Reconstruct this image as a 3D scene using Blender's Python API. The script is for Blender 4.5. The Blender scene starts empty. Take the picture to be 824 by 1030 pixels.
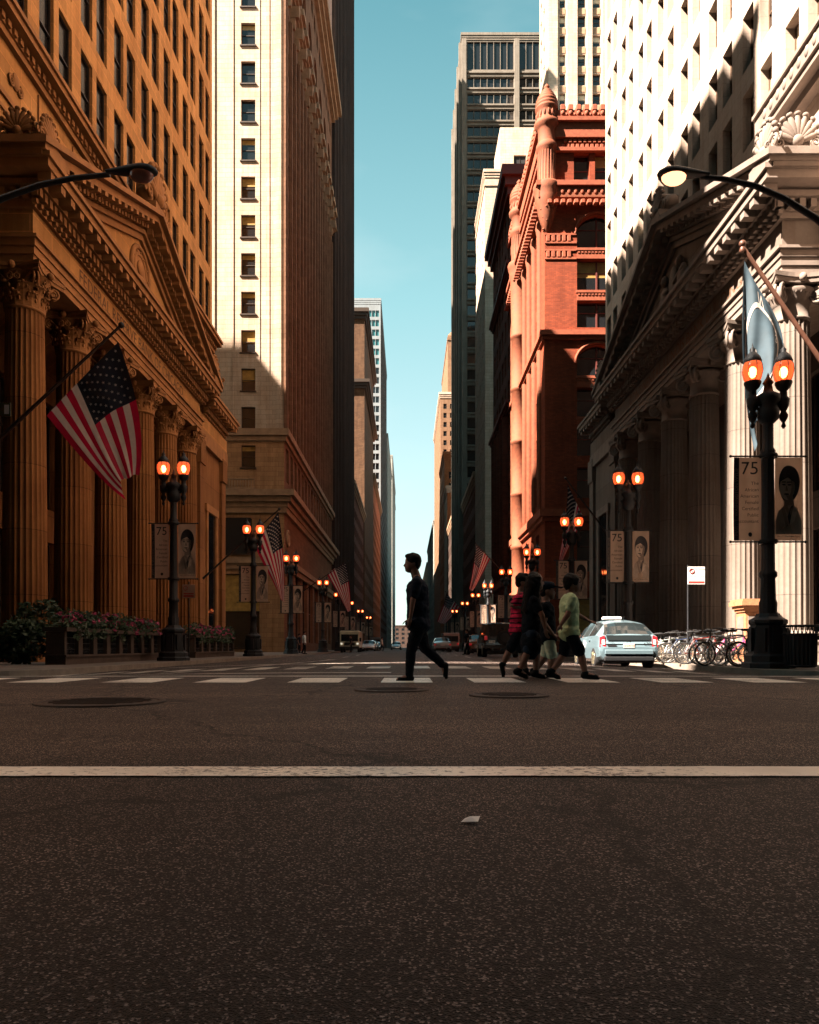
import bpy, math, random
from mathutils import noise as mnoise
from mathutils import Vector, Matrix
R = math.radians
PI = math.pi
random.seed(7)
SC = bpy.context.scene
COL = SC.collection
FPX, VPX, HZ, CAMZ = 750.0, 410.0, 651.0, 0.465


def P(px, py, d):
    """a point measured on the photograph at a known distance d (metres)"""
    return Vector(((px - VPX) * d / FPX, d, CAMZ + (HZ - py) * d / FPX))


# ------------------------------------------------------------------ mesh builder
class MB:
    def __init__(s):
        s.v, s.f, s.m, s.s = [], [], [], []

    def add(s, vs, fs, m=0, sm=False):
        b = len(s.v)
        s.v += [tuple(p) for p in vs]
        for f in fs:
            s.f.append(tuple(i + b for i in f))
            s.m.append(m)
            s.s.append(sm)

    def quad(s, a, b, c, d, m=0):
        s.add([a, b, c, d], [(0, 1, 2, 3)], m)

    def box(s, x0, x1, y0, y1, z0, z1, m=0):
        x0, x1 = min(x0, x1), max(x0, x1)
        y0, y1 = min(y0, y1), max(y0, y1)
        s.add([(x0, y0, z0), (x1, y0, z0), (x1, y1, z0), (x0, y1, z0), (x0, y0, z1), (x1, y0, z1), (x1, y1, z1), (x0, y1, z1)],
              [(3, 2, 1, 0), (4, 5, 6, 7), (0, 1, 5, 4), (1, 2, 6, 5), (2, 3, 7, 6), (3, 0, 4, 7)], m)

    def cbox(s, x0, x1, y0, y1, z0, z1, c=.02, m=0):
        """box with chamfered vertical and top edges"""
        p = [(x0 + c, y0), (x1 - c, y0), (x1, y0 + c), (x1, y1 - c), (x1 - c, y1), (x0 + c, y1), (x0, y1 - c), (x0, y0 + c)]
        q = [(x0 + 2 * c, y0 + c), (x1 - 2 * c, y0 + c), (x1 - c, y0 + 2 * c), (x1 - c, y1 - 2 * c), (x1 - 2 * c, y1 - c), (x0 + 2 * c, y1 - c), (x0 + c, y1 - 2 * c), (x0 + c, y0 + 2 * c)]
        vs = [(a, b, z0) for a, b in p] + [(a, b, z1 - c) for a, b in p] + [(a, b, z1) for a, b in q]
        fs = [tuple(range(7, -1, -1)), tuple(range(16, 24))]
        for k in range(8):
            j = (k + 1) % 8
            fs += [(k, j, 8 + j, 8 + k), (8 + k, 8 + j, 16 + j, 16 + k)]
        s.add(vs, fs, m)

    def obox(s, c, ux, uy, uz, m=0):
        c, ux, uy, uz = Vector(c), Vector(ux), Vector(uy), Vector(uz)
        vs = [c + a * ux + b * uy + e * uz for e in (-1, 1) for a, b in ((-1, -1), (1, -1), (1, 1), (-1, 1))]
        s.add(vs, [(3, 2, 1, 0), (4, 5, 6, 7), (0, 1, 5, 4), (1, 2, 6, 5), (2, 3, 7, 6), (3, 0, 4, 7)], m)

    def prism(s, poly, off, m=0, sm=False):
        n = len(poly)
        off = Vector(off)
        vs = [Vector(p) for p in poly] + [Vector(p) + off for p in poly]
        s.add(vs, [tuple(range(n - 1, -1, -1)), tuple(range(n, 2 * n))], m)
        s.add(vs, [(i, (i + 1) % n, n + (i + 1) % n, n + i) for i in range(n)], m, sm)

    def tube(s, pts, rs, n=8, m=0, cap=True, sq=None):
        pts = [Vector(p) for p in pts]
        if not isinstance(rs, (list, tuple)):
            rs = [rs] * len(pts)
        rings, prev = [], None
        for i, p in enumerate(pts):
            t = (pts[min(i + 1, len(pts) - 1)] - pts[max(i - 1, 0)])
            t = t.normalized() if t.length > 1e-9 else Vector((0, 0, 1))
            if prev is None:
                a = Vector((0, 0, 1)) if abs(t.z) < .9 else Vector((1, 0, 0))
                x = t.cross(a).normalized()
            else:
                x = (prev - t * prev.dot(t))
                x = x.normalized() if x.length > 1e-9 else t.orthogonal().normalized()
            prev = x
            y = t.cross(x)
            rings.append([p + rs[i] * (math.cos(2 * PI * k / n) * x + math.sin(2 * PI * k / n) * y) for k in range(n)])
        vs = [q for r in rings for q in r]
        fs = [(i * n + k, i * n + (k + 1) % n, (i + 1) * n + (k + 1) % n, (i + 1) * n + k) for i in range(len(pts) - 1) for k in range(n)]
        s.add(vs, fs, m, n > 4)
        if cap:
            s.add(rings[0], [tuple(range(n - 1, -1, -1))], m)
            s.add(rings[-1], [tuple(range(n))], m)

    def lathe(s, prof, c=(0, 0, 0), n=24, m=0, sm=True, mod=None, a0=0):
        cx, cy, cz = c
        vs = []
        for (r, z) in prof:
            for k in range(n):
                a = 2 * PI * k / n + a0
                rr = r * (mod(a) if mod else 1)
                vs.append((cx + rr * math.cos(a), cy + rr * math.sin(a), cz + z))
        fs = [(i * n + k, i * n + (k + 1) % n, (i + 1) * n + (k + 1) % n, (i + 1) * n + k) for i in range(len(prof) - 1) for k in range(n)]
        s.add(vs, fs, m, sm)
        s.add(vs[-n:], [tuple(range(n))], m)
        s.add(vs[:n], [tuple(range(n - 1, -1, -1))], m)

    def ell(s, c, r, n=14, k=9, m=0, rot=None):
        c = Vector(c)
        vs, fs = [], []
        for i in range(k + 1):
            th = PI * i / k
            th = min(max(th, .02), PI - .02)
            for j in range(n):
                a = 2 * PI * j / n
                p = Vector((r[0] * math.sin(th) * math.cos(a), r[1] * math.sin(th) * math.sin(a), r[2] * math.cos(th)))
                vs.append(c + (rot @ p if rot else p))
        for i in range(k):
            for j in range(n):
                fs.append((i * n + j, (i + 1) * n + j, (i + 1) * n + (j + 1) % n, i * n + (j + 1) % n))
        fs += [tuple(range(n)), tuple(k * n + j for j in range(n - 1, -1, -1))]
        s.add(vs, fs, m, True)

    def capsule(s, p0, p1, r0, r1, n=12, m=0):
        p0, p1 = Vector(p0), Vector(p1)
        t = (p1 - p0)
        t = t.normalized() if t.length > 1e-9 else Vector((0, 0, 1))
        pts, rs = [], []
        for a in (-85, -60, -30, 0):
            pts.append(p0 + t * r0 * math.sin(R(a)))
            rs.append(r0 * math.cos(R(a)))
        for a in (0, 30, 60, 85):
            pts.append(p1 + t * r1 * math.sin(R(a)))
            rs.append(r1 * math.cos(R(a)))
        s.tube(pts, rs, n, m)

    def merge(s, o, mat=None, moff=0):
        b = len(s.v)
        s.v += [tuple(mat @ Vector(p)) for p in o.v] if mat else o.v
        s.f += [tuple(i + b for i in f) for f in o.f]
        s.m += [k + moff for k in o.m]
        s.s += o.s

    def mesh(s, name, mats, origin=(0, 0, 0)):
        me = bpy.data.meshes.new(name)
        ox, oy, oz = origin
        me.from_pydata([(a - ox, b - oy, c - oz) for a, b, c in s.v], [], s.f)
        if not isinstance(mats, (list, tuple)):
            mats = [mats]
        for q in mats:
            me.materials.append(q)
        me.polygons.foreach_set('material_index', s.m)
        me.polygons.foreach_set('use_smooth', s.s)
        me.update()
        return me

    def build(s, name, mats, parent=None, origin=(0, 0, 0)):
        return link(name, s.mesh(name, mats, origin), parent)


def link(name, me, parent=None):
    o = bpy.data.objects.new(name, me)
    COL.objects.link(o)
    if parent is not None:
        o.parent = parent
    return o


def tag(o, label=None, cat=None, group=None, kind=None):
    for k, v in (('label', label), ('category', cat), ('group', group), ('kind', kind)):
        if v:
            o[k] = v
    return o


def thing(name, label, cat, loc=(0, 0, 0), rz=0, group=None):
    o = bpy.data.objects.new(name, None)
    o.empty_display_size = .2
    COL.objects.link(o)
    o.location = loc
    o.rotation_euler = (0, 0, rz)
    return tag(o, label, cat, group)


def copy_tree(o, parent=None):
    c = o.copy()
    COL.objects.link(c)
    if parent is not None:
        c.parent = parent
    for ch in list(o.children):
        copy_tree(ch, c)
    return c


_tc = {}


def text_geo(txt, size=1.0, align='CENTER'):
    """letter outlines as flat geometry: vertices (x, y) and faces"""
    k = (txt, align)
    if k not in _tc:
        cu = bpy.data.curves.new('letters', 'FONT')
        cu.body = txt
        cu.align_x = align
        cu.resolution_u = 3
        ob = bpy.data.objects.new('letters', cu)
        COL.objects.link(ob)
        dg = bpy.context.evaluated_depsgraph_get()
        me = bpy.data.meshes.new_from_object(ob.evaluated_get(dg))
        _tc[k] = ([(v.co.x, v.co.y) for v in me.vertices], [tuple(p.vertices) for p in me.polygons])
        bpy.data.objects.remove(ob)
        bpy.data.curves.remove(cu)
        bpy.data.meshes.remove(me)
    vs, fs = _tc[k]
    return [(a * size, b * size) for a, b in vs], fs


def put_text(mb, txt, size, org, ux, uy, m=0, align='CENTER'):
    vs, fs = text_geo(txt, size, align)
    org, ux, uy = Vector(org), Vector(ux), Vector(uy)
    mb.add([org + ux * a + uy * b for a, b in vs], fs, m)


# ------------------------------------------------------------------ materials
def new_mat(name):
    m = bpy.data.materials.new(name)
    m.use_nodes = True
    nt = m.node_tree
    return m, nt, nt.nodes, nt.links, nt.nodes['Principled BSDF']


def nd(nodes, typ, **kw):
    n = nodes.new(typ)
    for k, v in kw.items():
        setattr(n, k, v)
    return n


def mixc(nodes, links, a, b, fac=1.0, mode='MULTIPLY'):
    n = nodes.new('ShaderNodeMix')
    n.data_type = 'RGBA'
    n.blend_type = mode
    for key, val in ((0, fac), (6, a), (7, b)):
        if hasattr(val, 'is_linked'):
            links.new(val, n.inputs[key])
        elif key == 0:
            n.inputs[0].default_value = val
        else:
            n.inputs[key].default_value = tuple(val)[:3] + (1,)
    return n.outputs[2]


def ramp(nodes, links, src, pts):
    n = nodes.new('ShaderNodeValToRGB')
    cr = n.color_ramp
    while len(cr.elements) < len(pts):
        cr.elements.new(.5)
    for e, (p, c) in zip(cr.elements, pts):
        e.position = p
        e.color = tuple(c) + (1,) if isinstance(c, (tuple, list)) else (c, c, c, 1)
    links.new(src, n.inputs[0])
    return n.outputs[0]


def noise(nodes, links, vec, scale, detail=4, rough=.55):
    n = nodes.new('ShaderNodeTexNoise')
    n.inputs['Scale'].default_value = scale
    n.inputs['Detail'].default_value = detail
    n.inputs['Roughness'].default_value = rough
    if vec is not None:
        links.new(vec, n.inputs['Vector'])
    return n.outputs['Fac']


def pbr(name, col, rough=.6, metal=0.0, var=.15, scale=6.0, bump=0.0, coat=0.0, spec=.5, emis=None, estr=0.0, thin=0.0):
    m, nt, N, L, b = new_mat(name)
    tc = nd(N, 'ShaderNodeTexCoord')
    f = noise(N, L, tc.outputs['Object'], scale)
    c = ramp(N, L, f, [(.3, tuple(x * (1 - var) for x in col)), (.7, tuple(min(1, x * (1 + var)) for x in col))])
    L.new(c, b.inputs['Base Color'])
    b.inputs['Metallic'].default_value = metal
    rr = nd(N, 'ShaderNodeMapRange')
    rr.inputs[3].default_value = max(0, rough - .08)
    rr.inputs[4].default_value = min(1, rough + .08)
    L.new(f, rr.inputs[0])
    L.new(rr.outputs[0], b.inputs['Roughness'])
    b.inputs['Specular IOR Level'].default_value = spec
    b.inputs['Coat Weight'].default_value = coat
    if emis:
        b.inputs['Emission Color'].default_value = tuple(emis) + (1,)
        b.inputs['Emission Strength'].default_value = estr
    if bump:
        bp = nd(N, 'ShaderNodeBump')
        bp.inputs['Strength'].default_value = bump
        bp.inputs['Distance'].default_value = .02
        f2 = noise(N, L, tc.outputs['Object'], scale * 6)
        L.new(f2, bp.inputs['Height'])
        L.new(bp.outputs[0], b.inputs['Normal'])
    if thin:
        tl = nd(N, 'ShaderNodeBsdfTranslucent')
        L.new(c, tl.inputs[0])
        mx = nd(N, 'ShaderNodeMixShader')
        mx.inputs[0].default_value = thin
        L.new(b.outputs[0], mx.inputs[1])
        L.new(tl.outputs[0], mx.inputs[2])
        L.new(mx.outputs[0], N['Material Output'].inputs[0])
    return m


def stone(name, col, bw=1.2, bh=.55, joint=.012, jdark=.55, var=.12, dirt=.35, rough=.85, brick_bump=.5, jcol=None, stain=(.45, .36, .28)):
    """ashlar or brick laid in courses on any upright wall, with weathering streaks"""
    m, nt, N, L, b = new_mat(name)
    g = nd(N, 'ShaderNodeNewGeometry')
    sp = nd(N, 'ShaderNodeSeparateXYZ')
    L.new(g.outputs['Position'], sp.inputs[0])
    ad = nd(N, 'ShaderNodeMath', operation='ADD')
    L.new(sp.outputs[0], ad.inputs[0])
    L.new(sp.outputs[1], ad.inputs[1])
    cb = nd(N, 'ShaderNodeCombineXYZ')
    L.new(ad.outputs[0], cb.inputs[0])
    L.new(sp.outputs[2], cb.inputs[1])
    br = nd(N, 'ShaderNodeTexBrick')
    br.inputs['Scale'].default_value = 1
    br.inputs['Brick Width'].default_value = bw
    br.inputs['Row Height'].default_value = bh
    br.inputs['Mortar Size'].default_value = joint
    br.inputs['Mortar Smooth'].default_value = .2
    br.inputs['Bias'].default_value = -.1
    lo = tuple(x * (1 - var) for x in col)
    hi = tuple(min(1, x * (1 + var)) for x in col)
    br.inputs['Color1'].default_value = lo + (1,)
    br.inputs['Color2'].default_value = hi + (1,)
    br.inputs['Mortar'].default_value = (jcol or tuple(x * jdark for x in col)) + (1,)
    L.new(cb.outputs[0], br.inputs['Vector'])
    n1 = noise(N, L, g.outputs['Position'], .45, 5, .6)
    c1 = ramp(N, L, n1, [(.32, tuple(1 - dirt * (1 - q) for q in stain)), (.6, (1, 1, 1))])
    mp = nd(N, 'ShaderNodeMapping')
    mp.inputs['Scale'].default_value = (2.2, .16, 1)
    L.new(cb.outputs[0], mp.inputs[0])
    n2 = noise(N, L, mp.outputs[0], 1.0, 5, .65)
    c2 = ramp(N, L, n2, [(.36, tuple(1 - dirt * .9 * (1 - q) for q in stain)), (.56, (1, 1, 1))])
    n3 = noise(N, L, g.outputs['Position'], 9, 4, .6)
    c3 = ramp(N, L, n3, [(.3, (.86, .86, .86)), (.7, (1.0, 1.0, 1.0))])
    x = mixc(N, L, br.outputs['Color'], c1)
    x = mixc(N, L, x, c2)
    x = mixc(N, L, x, c3)
    L.new(x, b.inputs['Base Color'])
    b.inputs['Roughness'].default_value = rough
    b.inputs['Specular IOR Level'].default_value = .25
    bp = nd(N, 'ShaderNodeBump')
    bp.inputs['Strength'].default_value = brick_bump
    bp.inputs['Distance'].default_value = .015
    sm = nd(N, 'ShaderNodeMath', operation='MULTIPLY_ADD')
    L.new(n3, sm.inputs[0])
    sm.inputs[1].default_value = .5
    iv = nd(N, 'ShaderNodeMath', operation='SUBTRACT')
    iv.inputs[0].default_value = 1
    L.new(br.outputs['Fac'], iv.inputs[1])
    L.new(iv.outputs[0], sm.inputs[2])
    L.new(sm.outputs[0], bp.inputs['Height'])
    L.new(bp.outputs[0], b.inputs['Normal'])
    return m


def glass_mat(name, col=(.012, .014, .016), rough=.06, wob=.25, spec=.6):
    m, nt, N, L, b = new_mat(name)
    b.inputs['Base Color'].default_value = col + (1,)
    b.inputs['Roughness'].default_value = rough
    b.inputs['IOR'].default_value = 1.5
    b.inputs['Specular IOR Level'].default_value = spec
    g = nd(N, 'ShaderNodeNewGeometry')
    f = noise(N, L, g.outputs['Position'], .9, 2)
    bp = nd(N, 'ShaderNodeBump')
    bp.inputs['Strength'].default_value = wob
    bp.inputs['Distance'].default_value = .03
    L.new(f, bp.inputs['Height'])
    L.new(bp.outputs[0], b.inputs['Normal'])
    return m


def asphalt_mat():
    m, nt, N, L, b = new_mat('asphalt')
    g = nd(N, 'ShaderNodeNewGeometry')
    pos = g.outputs['Position']
    v = nd(N, 'ShaderNodeTexVoronoi')
    v.inputs['Scale'].default_value = 265
    L.new(pos, v.inputs['Vector'])
    hsv = nd(N, 'ShaderNodeSeparateColor')
    L.new(v.outputs['Color'], hsv.inputs[0])
    spk = ramp(N, L, hsv.outputs[0], [(0, (.004, .004, .004)), (.5, (.017, .013, .012)), (.8, (.07, .052, .044)), (.9, (.26, .2, .17)), (.97, (.62, .5, .42))])
    n1 = noise(N, L, pos, .35, 6, .6)
    c1 = ramp(N, L, n1, [(.3, (.62, .6, .6)), (.7, (1.15, 1.12, 1.1))])
    n2 = noise(N, L, pos, 5, 5, .65)
    c2 = ramp(N, L, n2, [(.3, (.7, .7, .7)), (.7, (1.1, 1.1, 1.1))])
    mp = nd(N, 'ShaderNodeMapping')
    mp.inputs['Scale'].default_value = (.06, .9, 1)
    L.new(pos, mp.inputs[0])
    n4 = noise(N, L, mp.outputs[0], 1.2, 4, .6)
    c4 = ramp(N, L, n4, [(.35, (.75, .73, .72)), (.65, (1.12, 1.1, 1.08))])
    x = mixc(N, L, spk, c1)
    x = mixc(N, L, x, c2)
    x = mixc(N, L, x, c4)
    # light falloff put into the road colour: dark close by, paler bands beyond
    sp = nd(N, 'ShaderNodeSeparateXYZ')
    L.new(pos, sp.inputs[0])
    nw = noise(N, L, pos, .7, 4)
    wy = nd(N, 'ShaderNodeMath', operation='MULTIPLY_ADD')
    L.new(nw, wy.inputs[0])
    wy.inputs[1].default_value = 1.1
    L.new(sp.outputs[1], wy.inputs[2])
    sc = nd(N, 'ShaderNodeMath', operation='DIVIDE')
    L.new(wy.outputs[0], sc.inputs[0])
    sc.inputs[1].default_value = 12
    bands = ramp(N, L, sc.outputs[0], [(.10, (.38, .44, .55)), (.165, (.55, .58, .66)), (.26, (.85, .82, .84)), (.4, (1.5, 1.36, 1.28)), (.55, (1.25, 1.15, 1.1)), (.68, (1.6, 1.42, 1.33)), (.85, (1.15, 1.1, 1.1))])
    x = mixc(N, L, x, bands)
    # tar-filled cracks
    vc = nd(N, 'ShaderNodeTexVoronoi', feature='DISTANCE_TO_EDGE')
    vc.inputs['Scale'].default_value = .22
    wn = nd(N, 'ShaderNodeTexNoise')
    wn.inputs['Scale'].default_value = 1.3
    wn.inputs['Detail'].default_value = 6
    L.new(pos, wn.inputs['Vector'])
    wv = nd(N, 'ShaderNodeVectorMath', operation='MULTIPLY_ADD')
    L.new(wn.outputs['Color'], wv.inputs[0])
    wv.inputs[1].default_value = (1.2, 1.2, 0)
    L.new(pos, wv.inputs[2])
    L.new(wv.outputs[0], vc.inputs['Vector'])
    ck = ramp(N, L, vc.outputs['Distance'], [(0, (.25, .25, .25)), (.008, (1, 1, 1))])
    x = mixc(N, L, x, ck)
    L.new(x, b.inputs['Base Color'])
    b.inputs['Roughness'].default_value = .65
    b.inputs['Specular IOR Level'].default_value = .22
    bp = nd(N, 'ShaderNodeBump')
    bp.inputs['Strength'].default_value = .9
    bp.inputs['Distance'].default_value = .006
    sm = nd(N, 'ShaderNodeMath', operation='ADD')
    L.new(v.outputs['Distance'], sm.inputs[0])
    n5 = noise(N, L, pos, 60, 3)
    L.new(n5, sm.inputs[1])
    L.new(sm.outputs[0], bp.inputs['Height'])
    L.new(bp.outputs[0], b.inputs['Normal'])
    return m


def paint_mat(name, col, wear=.5):
    m, nt, N, L, b = new_mat(name)
    g = nd(N, 'ShaderNodeNewGeometry')
    pos = g.outputs['Position']
    n1 = noise(N, L, pos, 38, 5, .75)
    n2 = noise(N, L, pos, 1.1, 4, .6)
    ad = nd(N, 'ShaderNodeMath', operation='MULTIPLY_ADD')
    L.new(n2, ad.inputs[0])
    ad.inputs[1].default_value = .55
    L.new(n1, ad.inputs[2])
    f = ramp(N, L, ad.outputs[0], [(wear + .06, 0.0), (wear + .14, 1.0)])
    n3 = noise(N, L, pos, 3, 4)
    pc = ramp(N, L, n3, [(.3, tuple(x * .72 for x in col)), (.7, col)])
    x = mixc(N, L, (.045, .037, .032), pc, f, 'MIX')
    L.new(x, b.inputs['Base Color'])
    b.inputs['Roughness'].default_value = .45
    bp = nd(N, 'ShaderNodeBump')
    bp.inputs['Strength'].default_value = .4
    bp.inputs['Distance'].default_value = .004
    L.new(n1, bp.inputs['Height'])
    L.new(bp.outputs[0], b.inputs['Normal'])
    return m


def globe_mat():
    m, nt, N, L, b = new_mat('amber_globe_glass')
    b.inputs['Base Color'].default_value = (.5, .09, .02, 1)
    b.inputs['Roughness'].default_value = .25
    b.inputs['Emission Color'].default_value = (1, .14, .04, 1)
    b.inputs['Emission Strength'].default_value = .32
    tr = nd(N, 'ShaderNodeBsdfTransparent')
    tr.inputs[0].default_value = (1, .38, .16, 1)
    mx = nd(N, 'ShaderNodeMixShader')
    mx.inputs[0].default_value = .42
    L.new(tr.outputs[0], mx.inputs[1])
    L.new(b.outputs[0], mx.inputs[2])
    L.new(mx.outputs[0], N['Material Output'].inputs[0])
    return m


def emit_mat(name, col, s):
    m, nt, N, L, b = new_mat(name)
    b.inputs['Base Color'].default_value = tuple(col) + (1,)
    b.inputs['Emission Color'].default_value = tuple(col) + (1,)
    b.inputs['Emission Strength'].default_value = s
    return m


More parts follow.
